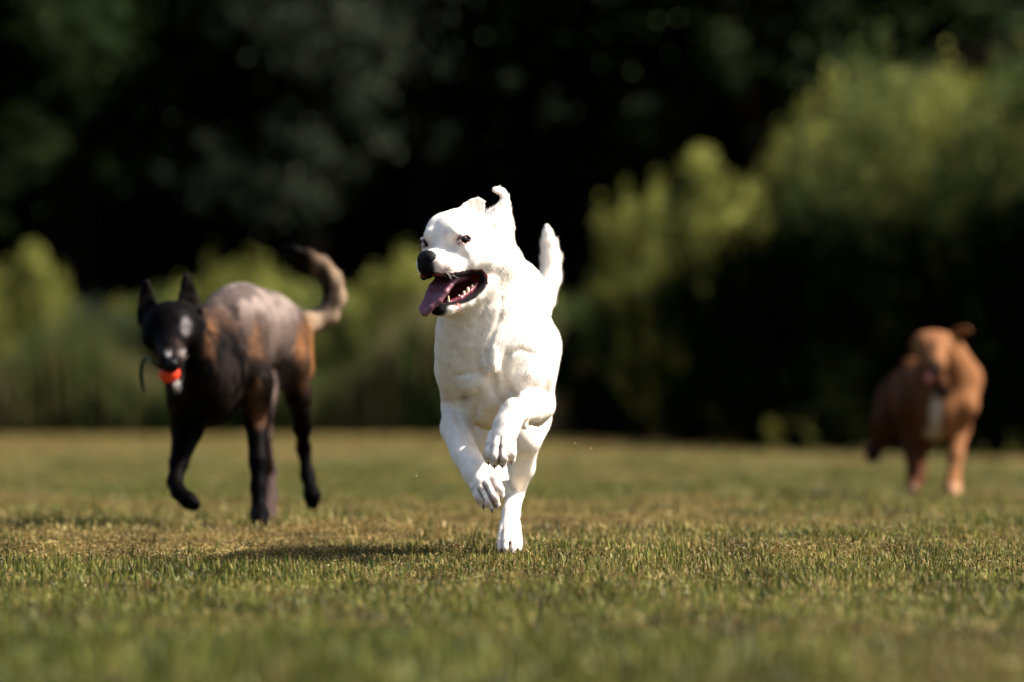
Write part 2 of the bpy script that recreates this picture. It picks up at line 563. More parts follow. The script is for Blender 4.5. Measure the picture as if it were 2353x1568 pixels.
gr = np.random.default_rng(11)
def blade_strip(base, direc, side, L, w, curve):
    """5 points, 3 triangles"""
    up = np.array([0, 0, 1.0])
    mid = base + direc * L * .55 + up * curve * L * .12
    tip = base + direc * L + up * (-curve * L * .25)
    return [base - side * w * .5, base + side * w * .5, mid - side * w * .42, mid + side * w * .42, tip], [(0, 1, 3), (0, 3, 2), (2, 3, 4)]
def tuft(kind, seed):
    g = np.random.default_rng(seed)
    V, F, C = [], [], []
    def add(v, f, c):
        o = len(V); V.extend(v); F.extend([tuple(i + o for i in q) for q in f]); C.extend([c] * len(v))
    def dirv(tilt, az): return np.array([math.sin(tilt) * math.cos(az), math.sin(tilt) * math.sin(az), math.cos(tilt)])
    def spread(r):
        a = g.uniform(0, 6.283); q = r * math.sqrt(g.uniform()); return np.array([q * math.cos(a), q * math.sin(a), -0.004])
    def blades(n, l0, l1, w0, w1, tilt, rad, dryb):
        for _ in range(n):
            az = g.uniform(0, 6.283); t = abs(g.normal(0, tilt))
            d = dirv(t, az); s_ = np.array([-math.sin(az + g.normal(0, .6)), math.cos(az + g.normal(0, .6)), 0])
            add(*blade_strip(spread(rad), d, s_, g.uniform(l0, l1), g.uniform(w0, w1), g.uniform(0, 1)), (g.uniform(), g.uniform(), dryb))
    def crumbs(n, r0, r1, h0, h1, rad, dryb):
        for _ in range(n):
            c = spread(rad); c[2] = g.uniform(h0, h1)
            a = g.normal(0, 1, 3); a /= np.linalg.norm(a); q = np.cross(a, g.normal(0, 1, 3)); q /= np.linalg.norm(q)
            r = g.uniform(r0, r1); k = g.uniform(.5, 1)
            nn = np.cross(a, q) * r * .5
            add([c - a * r, c + q * r * k + nn * .3, c + a * r, c - q * r * k + nn * .3, c + nn], [(0, 1, 4), (1, 2, 4), (2, 3, 4), (3, 0, 4)], (g.uniform(), g.uniform(), dryb))
    if kind == 'green':
        blades(10, .016, .042, .0016, .0034, .40, .018, .15); blades(10, .008, .018, .0015, .0028, .7, .022, .4); crumbs(4, .0012, .0024, .002, .010, .022, .6)
    elif kind == 'short':
        blades(18, .007, .016, .0014, .0028, .6, .024, .42); crumbs(8, .0012, .0026, .002, .012, .024, .55)
    elif kind == 'thatch':
        blades(20, .008, .020, .0009, .0019, 1.1, .025, .9); crumbs(8, .001, .0022, .002, .011, .025, .8)
    elif kind == 'crumb':
        crumbs(24, .0015, .0034, .003, .015, .025, .5); blades(8, .006, .013, .001, .002, .8, .024, .75)
    elif kind == 'tall':
        blades(4, .030, .052, .0024, .0038, .30, .010, .05); blades(8, .012, .024, .0018, .0028, .6, .016, .3)
    elif kind == 'stalk':
        blades(3, .030, .048, .0007, .0012, .28, .008, 1.0)
        for _ in range(2):
            az = g.uniform(0, 6.28); d = dirv(g.uniform(.05, .35), az); L = g.uniform(.028, .042)
            add(*blade_strip(np.array([0, 0, -.003]), d, np.array([-math.sin(az), math.cos(az), 0]), L, .0011, .2), (g.uniform(), .6, 1.0))
            for _ in range(8):
                c = d * L + g.normal(0, .0022, 3); a = g.normal(0, 1, 3); a /= np.linalg.norm(a); q = np.cross(a, (0, .3, 1)); q /= np.linalg.norm(q)
                add([c - a * .002, c + q * .0015, c + a * .002, c - q * .0015, c + np.cross(a, q) * .0012], [(0, 1, 4), (1, 2, 4), (2, 3, 4), (3, 0, 4)], (g.uniform(), g.uniform(), 1.0))
    me = bpy.data.meshes.new('turf_' + kind)
    me.from_pydata([tuple(v) for v in V], [], F)
    ca = me.color_attributes.new('tint', 'FLOAT_COLOR', 'POINT')
    ca.data.foreach_set('color', np.array([(*c, 1) for c in C], dtype=np.float32).ravel())
    me.materials.append(M_GRASS)
    return bpy.data.objects.new('turf_' + kind, me)
KINDS = ['green', 'green', 'green', 'short', 'short', 'thatch', 'thatch', 'crumb', 'crumb', 'tall', 'tall', 'stalk']
TUFTS = [tuft(k, 100 + i) for i, k in enumerate(KINDS)]

def scatter(y0, y1, dens, half, half1, sc, szz):
    """random tuft spots between two distances; the strip widens with distance"""
    n = int((y1 - y0) * (half(y0) + half(y1)) * dens)
    y = gr.uniform(y0, y1, int(n * 1.4)); x = gr.uniform(-1, 1, len(y)) * half1
    ok = np.abs(x) < half(y)
    x, y = x[ok][:n], y[ok][:n]
    P2 = np.stack([x, y, 0 * x], 1)
    g = fbm(P2 * np.array([1, .6, 1]), 1.3, 51, 3) + .35 * smoothstep(.6, -1.2, x) * smoothstep(14.5, 11.5, y) * smoothstep(11.0, 12, y) * .6
    g = g + gr.normal(0, .09, len(x)) + .13 * smoothstep(10.2, 8.2, y)
    kind = np.empty(len(x), dtype=int)
    u = gr.uniform(size=len(x))
    kind[:] = 5 + (u * 4).astype(int)
    m = g > .46; kind[m] = 3 + (u[m] * 6).astype(int) % 6
    m = g > .54; kind[m] = (u[m] * 5).astype(int)
    m = g > .66; kind[m] = (u[m] * 3).astype(int)
    e = gr.uniform(size=len(x)); kind[(e < .012) | ((g > .62) & (e < .05))] = 9; kind[(e > .985)] = 11; kind[(e > .977) & (e < .981)] = 10
    z = gz(x, y)
    s1 = sc * gr.uniform(.75, 1.25, len(x))
    return np.stack([x, y, z], 1), kind, gr.uniform(0, 6.283, len(x)), np.stack([s1, s1, s1 * szz * (0.75 + .5 * fbm(P2, 2.6, 57, 2))], 1)
hw = lambda y: y * 0.12 + 1.3
sets = [scatter(4.6, 7.5, 520, hw, hw(7.5), 1.5, 1.1), scatter(7.5, 10.6, 1000, hw, hw(10.6), 1.25, 1.0), scatter(10.6, 14.2, 2100, hw, hw(14.2), 1.22, .85),
        scatter(14.2, 20, 1000, hw, hw(20), 1.4, .9), scatter(20, 32, 260, hw, hw(32), 2.2, .38), scatter(32, 62, 45, lambda y: y * .13 + 2.0, 10.1, 4.5, .16)]
GP = np.concatenate([q[0] for q in sets]); GK = np.concatenate([q[1] for q in sets]); GR = np.concatenate([q[2] for q in sets]); GS = np.concatenate([q[3] for q in sets])
me = bpy.data.meshes.new('grass')
me.vertices.add(len(GP)); me.vertices.foreach_set('co', GP.astype(np.float32).ravel())
a = me.attributes.new('kind_id', 'INT', 'POINT'); a.data.foreach_set('value', GK.astype(np.int32))
a = me.attributes.new('turn', 'FLOAT_VECTOR', 'POINT'); a.data.foreach_set('vector', np.stack([gr.normal(0, .12, len(GR)), gr.normal(0, .12, len(GR)), GR], 1).astype(np.float32).ravel())
a = me.attributes.new('size', 'FLOAT_VECTOR', 'POINT'); a.data.foreach_set('vector', GS.astype(np.float32).ravel())
grass = bpy.data.objects.new('grass', me); COL.objects.link(grass)
tag(grass, 'short patchy turf of green blades, dry thatch and tiny leaves covering the field', 'grass', kind='stuff')
ng = bpy.data.node_groups.new('turf_scatter', 'GeometryNodeTree')
ng.interface.new_socket('Geometry', in_out='INPUT', socket_type='NodeSocketGeometry')
ng.interface.new_socket('Geometry', in_out='OUTPUT', socket_type='NodeSocketGeometry')
gi_, go_ = ng.nodes.new('NodeGroupInput'), ng.nodes.new('NodeGroupOutput')
iop = ng.nodes.new('GeometryNodeInstanceOnPoints')
m2p = ng.nodes.new('GeometryNodeMeshToPoints')
ng.links.new(gi_.outputs[0], m2p.inputs[0]); ng.links.new(m2p.outputs[0], iop.inputs['Points'])
join = ng.nodes.new('GeometryNodeJoinGeometry')
for o_ in reversed(TUFTS):
    oi_ = ng.nodes.new('GeometryNodeObjectInfo'); oi_.inputs['Object'].default_value = o_; oi_.inputs['As Instance'].default_value = True
    ng.links.new(oi_.outputs['Geometry'], join.inputs[0])
ng.links.new(join.outputs[0], iop.inputs['Instance'])
iop.inputs['Pick Instance'].default_value = True
def nattr(nm, ty, sock):
    n = ng.nodes.new('GeometryNodeInputNamedAttribute'); n.data_type = ty; n.inputs['Name'].default_value = nm
    ng.links.new([o for o in n.outputs if o.enabled and o.name == 'Attribute'][0], sock)
nattr('kind_id', 'INT', iop.inputs['Instance Index']); nattr('turn', 'FLOAT_VECTOR', iop.inputs['Rotation']); nattr('size', 'FLOAT_VECTOR', iop.inputs['Scale'])
ng.links.new(iop.outputs[0], go_.inputs[0])
md = grass.modifiers.new('turf', 'NODES'); md.node_group = ng

# ================================================================ SECTION woods and bushes
def leaf_mat(name, cols, trans=.35, rough=.6, spec=.12):
    m, nt, b = mat_new(name)
    at = nt.nodes.new('ShaderNodeAttribute'); at.attribute_name = 'tint'
    sp = nt.nodes.new('ShaderNodeSeparateColor'); nt.links.new(at.outputs['Color'], sp.inputs[0])
    n = len(cols)
    c = ramp(nt, sp.outputs[0], [(i / (n - 1), q) for i, q in enumerate(cols)])
    nt.links.new(c, b.inputs['Base Color'])
    b.inputs['Roughness'].default_value = rough; b.inputs['Specular IOR Level'].default_value = spec
    tr = nt.nodes.new('ShaderNodeBsdfTranslucent'); nt.links.new(c, tr.inputs['Color'])
    ms = nt.nodes.new('ShaderNodeMixShader'); ms.inputs[0].default_value = trans
    nt.links.new(b.outputs[0], ms.inputs[1]); nt.links.new(tr.outputs[0], ms.inputs[2])
    nt.links.new(ms.outputs[0], nt.nodes['Material Output'].inputs['Surface'])
    return m
M_LEAF_Y = leaf_mat('yellow_green_leaves', [(0.012, 0.030, 0.008), (0.135, 0.145, 0.026), (0.42, 0.42, 0.11)], .5)
M_LEAF_G = leaf_mat('mid_green_leaves', [(0.008, 0.028, 0.008), (0.058, 0.080, 0.020), (0.26, 0.28, 0.075)], .45)
M_LEAF_S = leaf_mat('grey_green_leaves', [(0.010, 0.017, 0.008), (0.030, 0.040, 0.022), (0.085, 0.095, 0.058)], .15)
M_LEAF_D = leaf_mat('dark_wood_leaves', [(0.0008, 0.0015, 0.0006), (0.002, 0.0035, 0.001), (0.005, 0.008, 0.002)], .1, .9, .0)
M_WEED = leaf_mat('tall_weeds', [(0.012, 0.026, 0.007), (0.050, 0.070, 0.018), (0.13, 0.12, 0.045), (0.24, 0.165, 0.11)], .5)
M_BARK = simple('bark', (0.003, 0.0025, 0.002), rough=.95, spec=.0, bump=.8, bscale=30, var=.3)

def leaves(g, centers, radii, n, size, up=.8, aspect=.55, hollow=.55, tintbias=0.0, soft=False):
    """leaf-sized faces (bent along the midrib) spread through a set of clumps"""
    centers = np.asarray(centers, dtype=float); radii = np.asarray(radii, dtype=float)
    vol = radii.prod(1) ** .6
    k = g.choice(len(centers), n, p=vol / vol.sum())
    d = g.normal(0, 1, (n, 3)); d /= np.linalg.norm(d, axis=1)[:, None]
    r = hollow + (1 - hollow) * g.uniform(0, 1, n) ** .7
    P = centers[k] + d * radii[k] * r[:, None] * g.uniform(.85, 1.12, (n, 1))
    if soft:
        P = centers[k] + g.normal(0, .75, (n, 3)) * radii[k] * np.abs(g.normal(.9, .5, (n, 1)))
    a = g.normal(0, 1, (n, 3)); a[:, 2] -= .3; a /= np.linalg.norm(a, axis=1)[:, None]
    nn = g.normal(0, .8, (n, 3)) + d * 1.2; nn[:, 2] += up
    b = np.cross(nn, a); b /= np.linalg.norm(b, axis=1)[:, None] + 1e-9
    c = np.cross(a, b)
    L = size * g.uniform(.6, 1.3, n)[:, None]
    Wd = L * aspect * .5
    V = np.stack([P, P + a * L * .5 + b * Wd + c * Wd * .35, P + a * L, P + a * L * .5 - b * Wd + c * Wd * .35], 1).reshape(-1, 3)
    i = np.arange(n) * 4
    F = np.concatenate([np.stack([i, i + 1, i + 2], 1), np.stack([i, i + 2, i + 3], 1)])
    T = np.clip(g.uniform(0, 1, n) * .45 + (g.uniform(0, 1, len(centers)) ** 1.3 * .65)[k] + tintbias, 0, 1)
    return V, F, np.repeat(np.stack([T, T, T], 1), 4, 0)

def limb(pts, nseg=7):
    """tapered tube through (point, radius) list"""
    V, F = [], []
    for j, (p, r) in enumerate(pts):
        p = np.asarray(p, dtype=float)
        q = np.asarray(pts[min(j + 1, len(pts) - 1)][0], dtype=float) - np.asarray(pts[max(j - 1, 0)][0], dtype=float)
        q /= np.linalg.norm(q) + 1e-9
        u = np.cross(q, (0.31, 1, .12)); u /= np.linalg.norm(u); w = np.cross(q, u)
        for i in range(nseg):
            an = 6.28318 * i / nseg
            V.append(p + (u * math.cos(an) + w * math.sin(an)) * r)
    for j in range(len(pts) - 1):
        for i in range(nseg):
            F.append((j * nseg + i, j * nseg + (i + 1) % nseg, (j + 1) * nseg + (i + 1) % nseg, (j + 1) * nseg + i))
    return np.array(V), np.array(F)
def limbs(groups, nseg=7):
    VV, FF, o = [], [], 0
    for g_ in groups:
        v, f = limb(g_, nseg); VV.append(v); FF.append(f + o); o += len(v)
    return np.concatenate(VV), np.concatenate(FF)

def bush(name, x, y, w, h, d, mat, seed, label, n=9000, leaf=.06, shape='dome', group=None, cat='bush', lean=0.0, dens=1.0):
    g = np.random.default_rng(seed)
    z0 = float(gz(x, y))
    root = tag(empty(name, (x, y, z0)), label, cat, group)
    cs, rs = [], []
    m = int(30 * max(.5, w * h / 4))
    for i in range(m):
        t = g.uniform(0, 1) ** .8
        hh = h * (.10 + .80 * t)
        prof = {'dome': math.sqrt(max(0, 1 - (t * .95) ** 2)) , 'spire': (1 - t * .93), 'round': math.sqrt(max(0.02, 1 - (2 * t - 1) ** 2 * .9))}[shape]
        a = g.uniform(0, 6.283); q = math.sqrt(g.uniform(.1, 1)) * prof
        cs.append((x + lean * t + q * math.cos(a) * w * .5 * .85, y + q * math.sin(a) * d * .5 * .85, z0 + hh))
        r = (.16 + .14 * g.uniform()) * min(w, h) * (1.05 - .55 * t)
        rs.append((r, r, r * 1.15))
    # upright leafy shoots that stick out of the top and the sides
    ns_ = int(22 * max(.6, w))
    for i in range(ns_):
        a = g.uniform(0, 6.283); q = math.sqrt(g.uniform(0, 1))
        pr = {'dome': math.sqrt(max(0, 1 - (q * .9) ** 2)), 'spire': 1 - q * .8, 'round': math.sqrt(max(0, 1 - (q * .9) ** 2))}[shape]
        L_ = g.uniform(.16, .50) * min(1.3, h / 2)
        top_ = h * (.30 + .66 * pr) + g.uniform(-.35, .22) * L_
        r = g.uniform(.045, .085) * (1 + .2 * w)
        cs.append((x + lean + q * math.cos(a) * w * .48, y + q * math.sin(a) * d * .48, z0 + top_ - L_ * .3)); rs.append((r, r, L_))
    V, F, C = leaves(g, cs, rs, n, leaf)
    V[:, 2] = np.maximum(V[:, 2], z0 - .02)
    mesh_np('crown', V, F, mat, root, smooth=False, colors=C)
    gs = []
    for i in range(6):
        c = np.array(cs[g.integers(len(cs))]); b0 = np.array([x + g.normal(0, .08), y + g.normal(0, .08), z0 - .05])
        gs.append([(b0, .035), (b0 * .5 + c * .5 + np.array([g.normal(0, .1), 0, .1]), .022), (c, .008)])
    sv, sf = limbs(gs, 6)
    mesh_np('trunk', sv, sf, M_BARK, root)
    return root

def DX(xd, y): return (xd - 1176.5) * y / 13087.0
def DH(yd, y): return CAM_Z - (yd - 974.0) * y / 13087.0

# bushes along the far edge of the field, left to right
bush('bush', DX(75, 60), 60, 1.2, 2.2, 1.2, M_LEAF_Y, 1, 'pointed yellow-green bush at the left edge of the field, left of the black faced dog', 9000, .055, 'spire', 'bushes along the field edge')
bush('bush', DX(10, 61.5), 61.5, 1.5, 1.75, 1.3, M_LEAF_Y, 2, 'low green bush cut off by the left edge of the picture', 8000, .055, 'dome', 'bushes along the field edge')
bush('bush', DX(215, 60.8), 60.8, 1.3, 1.45, 1.2, M_LEAF_S, 3, 'grey-green leafy bush just left of the black dog\'s upright ears', 7000, .07, 'dome', 'bushes along the field edge')
bush('bush', DX(360, 61.2), 61.2, 1.5, 1.50, 1.3, M_LEAF_G, 4, 'dark green bush behind the upright ears of the black faced dog', 8000, .06, 'dome', 'bushes along the field edge')
bush('bush', DX(545, 60.5), 60.5, 1.8, 1.90, 1.4, M_LEAF_Y, 5, 'rounded bright green bush above the back of the brindle dog', 9000, .055, 'dome', 'bushes along the field edge')
bush('bush', DX(730, 61.0), 61.0, 1.5, 1.62, 1.3, M_LEAF_G, 6, 'green bush seen beneath the curled tail of the brindle dog', 8000, .055, 'dome', 'bushes along the field edge')
bush('bush', DX(930, 60.2), 60.2, 1.6, 1.90, 1.3, M_LEAF_Y, 7, 'olive green bush directly left of the white dog\'s chest', 9000, .055, 'dome', 'bushes along the field edge')
bush('bush', DX(1080, 60.6), 60.6, 1.5, 1.80, 1.3, M_LEAF_G, 8, 'green bush hidden mostly behind the white dog', 8000, .055, 'dome', 'bushes along the field edge')
bush('bush', DX(1310, 59.5), 59.5, 1.2, 1.55, 1.2, M_LEAF_G, 9, 'low green bush just right of the white dog\'s tail', 7500, .055, 'dome', 'bushes along the field edge')
bush('bush', DX(1480, 55.0), 55.0, 1.15, 2.45, 1.6, M_LEAF_Y, 10, 'leftmost and lowest of the tall sunlit bushes on the right, with a rounded top', 12000, .060, 'dome', 'tall sunlit bushes on the right')
bush('bush', DX(1605, 53.0), 53.0, 1.5, 2.92, 1.5, M_LEAF_Y, 11, 'sunlit bush with a narrow pointed crest, second from the left of the tall ones', 12000, .060, 'spire', 'tall sunlit bushes on the right')
bush('bush', DX(1700, 52.4), 52.4, 1.5, 2.35, 1.6, M_LEAF_Y, 12, 'rounded yellow-green bush between the pointed crest and the tallest bushes', 12000, .060, 'dome', 'tall sunlit bushes on the right')
bush('bush', DX(1945, 50.5), 50.5, 1.9, 3.30, 1.9, M_LEAF_Y, 13, 'broad tall bush with lit top standing left above the tan dog', 18000, .062, 'dome', 'tall sunlit bushes on the right')
bush('bush', DX(2060, 49.5), 49.5, 2.2, 3.55, 2.0, M_LEAF_G, 14, 'tall green bush right above the tan dog\'s head', 18000, .062, 'dome', 'tall sunlit bushes on the right')
bush('bush', DX(2230, 48.5), 48.5, 2.1, 3.40, 2.0, M_LEAF_Y, 15, 'tall lit bush near the right edge of the picture', 17000, .062, 'dome', 'tall sunlit bushes on the right')
bush('bush', DX(2390, 47.5), 47.5, 2.0, 3.45, 2.0, M_LEAF_G, 16, 'tall green bush cut off by the right edge of the picture', 15000, .062, 'dome', 'tall sunlit bushes on the right')
bush('bush', DX(2640, 46.5), 46.5, 2.2, 3.5, 2.2, M_LEAF_G, 17, 'big green bush standing beyond the right edge', 12000, .075, 'dome', 'tall sunlit bushes on the right')
bush('bush', DX(3250, 46), 46, 4.4, 6.6, 5.0, M_LEAF_G, 18, 'biggest green bush, standing farthest to the right', 26000, .10, 'dome', 'tall sunlit bushes on the right')
bush('bush', DX(120, 62.3), 62.3, 1.8, 1.45, 1.2, M_LEAF_G, 31, 'low green bush between the pointed bush and the grey-green one at left', 8000, .055, 'dome', 'bushes along the field edge')
bush('bush', DX(290, 62.0), 62.0, 1.8, 1.40, 1.2, M_LEAF_Y, 32, 'light green bush left of the black faced dog\'s ears, set back', 8000, .055, 'dome', 'bushes along the field edge')
bush('bush', DX(450, 62.2), 62.2, 1.8, 1.60, 1.2, M_LEAF_Y, 33, 'light green bush between the dog\'s ears and its arched back', 8000, .055, 'dome', 'bushes along the field edge')
bush('bush', DX(640, 62.0), 62.0, 1.9, 1.62, 1.2, M_LEAF_Y, 34, 'light green bush left of the brindle dog\'s raised tail', 8000, .055, 'dome', 'bushes along the field edge')
bush('bush', DX(835, 61.8), 61.8, 2.0, 1.58, 1.2, M_LEAF_Y, 35, 'light green bush just right of the brindle dog\'s tail', 9000, .055, 'dome', 'bushes along the field edge')
bush('bush', DX(-170, 60), 60, 2.0, 2.0, 1.6, M_LEAF_Y, 19, 'yellow-green bush outside the left edge', 7000, .06, 'dome', 'bushes along the field edge')
M_LEAF_SHADE = leaf_mat('painted_shade_leaves', [(0.001, 0.002, 0.0008), (0.002, 0.004, 0.0014), (0.007, 0.011, 0.003)], .15, .9, .0)  # near-black leaf colour that stands in for shade
for i_, (xd_, yy_, w_, h_, lab_) in enumerate(((1400, 56.2, 1.4, 1.15, 'low dark foliage added as painted shade right of the white dog, lowest at the foot of the tall bushes'), (1560, 52.0, 1.7, 1.5, 'dark foliage added as painted shade under the bush with the pointed crest'),
        (1740, 50.8, 1.8, 1.7, 'dark foliage added as painted shade under the rounded bush, halfway between the white and the tan dog'), (1825, 49.6, 1.5, 1.5, 'dark foliage added as painted shade between the rounded bush and the broad tall one'), (1920, 49.0, 1.8, 1.75, 'dark foliage added as painted shade, standing directly left of the tan dog'), (2110, 47.8, 1.8, 1.6, 'dark foliage added as painted shade directly behind the tan dog'),
        (2300, 46.6, 1.7, 1.75, 'dark foliage added as painted shade between the tan dog and the right edge'), (2450, 45.8, 1.5, 1.6, 'dark foliage added as painted shade, cut off by the right edge of the picture'))):
    bush('shade_shrub', DX(xd_, yy_), yy_, w_, h_ * (1.0 if xd_ < 1700 else 1.25), 1.0, M_LEAF_SHADE, 60 + i_, lab_, 9000, .06, 'dome', 'dark foliage added as painted shade under the tall bushes', cat='shade_shrub')  # added plants; their blackness paints the shade below the tall bushes
# tall weeds at their foot
g = np.random.default_rng(77)
n = 16000
wx = g.uniform(-7.5, 2.2, n); wy = 58.6 + g.uniform(0, 1.6, n) - .15 * np.maximum(wx, 0)
wz = gz(wx, wy)
wh = 1.35 * g.uniform(.3, 1.0, n) * (.55 + .7 * noise3(np.stack([wx, 0 * wx, 0 * wx], 1), 1.1, 5)) * (1 - .4 * smoothstep(.0, 2.2, wx))
az = g.uniform(0, 6.28, n); ti = np.abs(g.normal(0, .18, n))
tip = np.stack([wx + wh * np.sin(ti) * np.cos(az), wy + wh * np.sin(ti) * np.sin(az), wz + wh * np.cos(ti)], 1)
bs = np.stack([wx, wy, wz - .02], 1)
sd = np.stack([-np.sin(az), np.cos(az), 0 * az], 1) * .014
md_ = bs * .5 + tip * .5
Vw = np.stack([bs - sd, bs + sd, md_ + sd * 1.4, tip, md_ - sd * 1.4], 1).reshape(-1, 3)
i5 = np.arange(n) * 5
Fw = np.concatenate([np.stack([i5, i5 + 1, i5 + 2], 1), np.stack([i5, i5 + 2, i5 + 4], 1), np.stack([i5 + 4, i5 + 2, i5 + 3], 1)])
tt = np.clip(noise3(np.stack([wx, wy, 0 * wx], 1), 1.3, 8) * .9 - .15 + g.uniform(-.2, .35, n), 0, 1)
wd_ = mesh_np('tall_grass', Vw, Fw, M_WEED, None, smooth=False, colors=np.repeat(np.stack([tt] * 3, 1), 5, 0))
tag(wd_, 'tall half dry weeds growing along the foot of the bushes', 'weeds', kind='stuff')

def tree(x, y, h, crown_w, label, mat, seed, n, leaf, group=None, clumps=None, base=.45, lowfill=0.0):
    g = np.random.default_rng(seed)
    z0 = float(gz(x, y))
    root = tag(empty('tree', (x, y, z0)), label, 'tree', group)
    cs, rs = [], []
    if clumps is None:
        for i in range(26):
            t = g.uniform(base, 1.0)
            a = g.uniform(0, 6.283); q = math.sqrt(g.uniform(.05, 1)) * crown_w * .5 * math.sqrt(max(.08, 1 - ((t - .7) / .42) ** 2))
            cs.append((x + q * math.cos(a), y + q * math.sin(a), z0 + h * t)); r = g.uniform(.8, 1.5); rs.append((r, r, r * .75))
    else:
        for (cx, cy, cz, r) in clumps: cs.append((cx, cy, cz)); rs.append((r, r, r * .9))
        for i in range(len(clumps)):                 # smaller sprays between the main boughs
            cx, cy, cz, r = clumps[g.integers(len(clumps))]
            cs.append((cx + g.normal(0, .7), cy + g.uniform(.0, .6), cz + g.normal(0, .5))); rs.append((.14, .14, .12))
    V, F, C = leaves(g, cs, rs, n, leaf, hollow=.2, soft=clumps is not None)
    mesh_np('crown', V, F, mat, root, smooth=False, colors=C)
    top = np.array([x + g.normal(0, .3), y + g.normal(0, .3), z0 + h * .85])
    b0 = np.array([x, y, z0 - .1])
    gs = [[(b0, .24), (b0 * .6 + top * .4, .18), (top, .05)]]
    for c in cs[:9]:
        c = np.array(c); f = g.uniform(.3, .7); s_ = b0 * (1 - f) + top * f
        gs.append([(s_, .08), (s_ * .5 + c * .5 + np.array([0, 0, .25]), .05), (c, .02)])
    sv, sf = limbs(gs, 8)
    mesh_np('trunk', sv, sf, M_BARK, root)
    return root

M_LEAF_T = leaf_mat('shaded_tree_leaves', [(0.006, 0.016, 0.004), (0.018, 0.036, 0.008), (0.050, 0.075, 0.018)], .3)
# grey-green tree whose drooping boughs catch the sun at top left
def CL(lst, y): return [(DX(a, y + dy), y + dy, DH(b, y + dy), r) for (a, b, r, dy) in lst]
tree(DX(700, 64), 64.5, 7.2, 4, 'tree with grey-green boughs catching the sun, high above the brindle dog', M_LEAF_S, 41, 5200, .07,
     clumps=CL([(650, 30, .30, -2.2), (720, 80, .32, -2.4), (620, 80, .22, -2.2), (860, 60, .34, -2.3), (800, 20, .3, -2.0), (900, 90, .22, -2.2), (700, 140, .18, -2.2), (820, 150, .26, -2.4),
                (840, 220, .24, -2.2), (800, 250, .18, -2.2), (700, 330, .26, -2.3), (640, 310, .18, -2.2), (740, 345, .16, -2.2), (510, 400, .34, -2.3), (560, 390, .2, -2.3), (460, 430, .2, -2.2),
                (660, 430, .18, -2.2), (720, 480, .26, -2.3), (740, 440, .2, -2.3), (600, 470, .14, -2.2), (1020, 310, .14, -2.1), (880, 330, .14, -2.1), (1280, 250, .12, -2.0), (740, -120, .8, -1.5), (900, -200, 1.0, -1.0)], 64.5))
tree(DX(150, 64), 64.5, 7.5, 4, 'tree with fresh green leaves in the top left corner', M_LEAF_T, 42, 4000, .07,
     clumps=CL([(200, 40, .34, -2.2), (240, 100, .25, -2.3), (180, 150, .24, -2.2), (160, 20, .3, -2.2), (270, 20, .25, -2.0), (100, 60, .16, -2.2), (190, 200, .14, -2.2), (30, 300, .18, -2.3), (15, 370, .22, -2.3), (60, 340, .12, -2.2),
                (10, 420, .14, -2.3), (120, -150, .8, -1.5), (300, -200, .9, -1.0)], 64.5))
tree(DX(1690, 63), 63.5, 7.5, 4, 'dark tree with a few lit green leaves above the pointed bush', M_LEAF_T, 43, 2200, .07,
     clumps=CL([(1680, 90, .18, -2.2), (1700, 140, .12, -2.2), (1890, 30, .20, -2.2), (1640, 60, .10, -2.2), (1960, 130, .12, -2.2), (1900, -120, .8, -1.0), (1500, -200, .9, -1)], 63.5))
tree(DX(2560, 60), 60.5, 8.0, 4, 'tree rising behind the tall bushes at top right', M_LEAF_T, 44, 3600, .07,
     clumps=CL([(1930, 150, .3, -4.2), (1960, 240, .3, -4.2), (2330, 60, .2, -2.2), (2100, 250, .4, -5), (2250, 10, .14, -2.2), (2180, -150, .8, -1.0), (2400, -200, .9, -1)], 60.5))
# the dark wood behind: tall trees whose crowns close above
k = 0
for (ty, off) in ((66.5, 0.0), (71.5, 1.6), (77.0, .4)):
    for tx in np.arange(-13.5, 26, 4.2):
        k += 1
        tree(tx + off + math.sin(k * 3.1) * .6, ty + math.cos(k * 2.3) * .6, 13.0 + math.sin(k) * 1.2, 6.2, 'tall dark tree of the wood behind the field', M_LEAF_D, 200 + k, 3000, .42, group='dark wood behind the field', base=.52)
# the wooded bank the trees stand against
bx = np.linspace(-70, 90, 60); by = np.linspace(83, 150, 30)
BX, BY = np.meshgrid(bx, by, indexing='ij')
BZ = -0.4 + 24 * smoothstep(84, 108, BY) + fbm(np.stack([BX, BY, 0 * BX], -1).reshape(-1, 3), .12, 71, 3).reshape(BX.shape) * 3 * smoothstep(84, 95, BY)
bi = np.arange(BX.size).reshape(BX.shape)
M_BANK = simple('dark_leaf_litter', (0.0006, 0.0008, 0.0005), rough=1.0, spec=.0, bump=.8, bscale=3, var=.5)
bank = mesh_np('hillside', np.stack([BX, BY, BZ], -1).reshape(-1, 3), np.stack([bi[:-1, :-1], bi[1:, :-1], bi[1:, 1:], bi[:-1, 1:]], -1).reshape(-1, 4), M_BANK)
tag(bank, kind='structure')
# undergrowth inside the wood, one unbroken dark mass
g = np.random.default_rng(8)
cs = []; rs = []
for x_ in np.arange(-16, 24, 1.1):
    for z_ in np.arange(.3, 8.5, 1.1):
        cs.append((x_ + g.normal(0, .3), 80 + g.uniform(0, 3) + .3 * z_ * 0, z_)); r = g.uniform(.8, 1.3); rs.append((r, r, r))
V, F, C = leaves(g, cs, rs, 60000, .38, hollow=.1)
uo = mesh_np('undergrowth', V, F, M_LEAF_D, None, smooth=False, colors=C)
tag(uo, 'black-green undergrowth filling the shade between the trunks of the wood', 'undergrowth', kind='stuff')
# ================================================================ SECTION white dog
rng = np.random.default_rng(5)
dog = empty('dog', (W(1172, 1248, 12.72)[0], 12.72, 0.0))
tag(dog, 'white short haired dog running towards the camera with its mouth wide open', 'dog')

s = Sculpt((-0.24, 12.05, -0.045), (0.16, 13.50, 0.86), 0.0025)

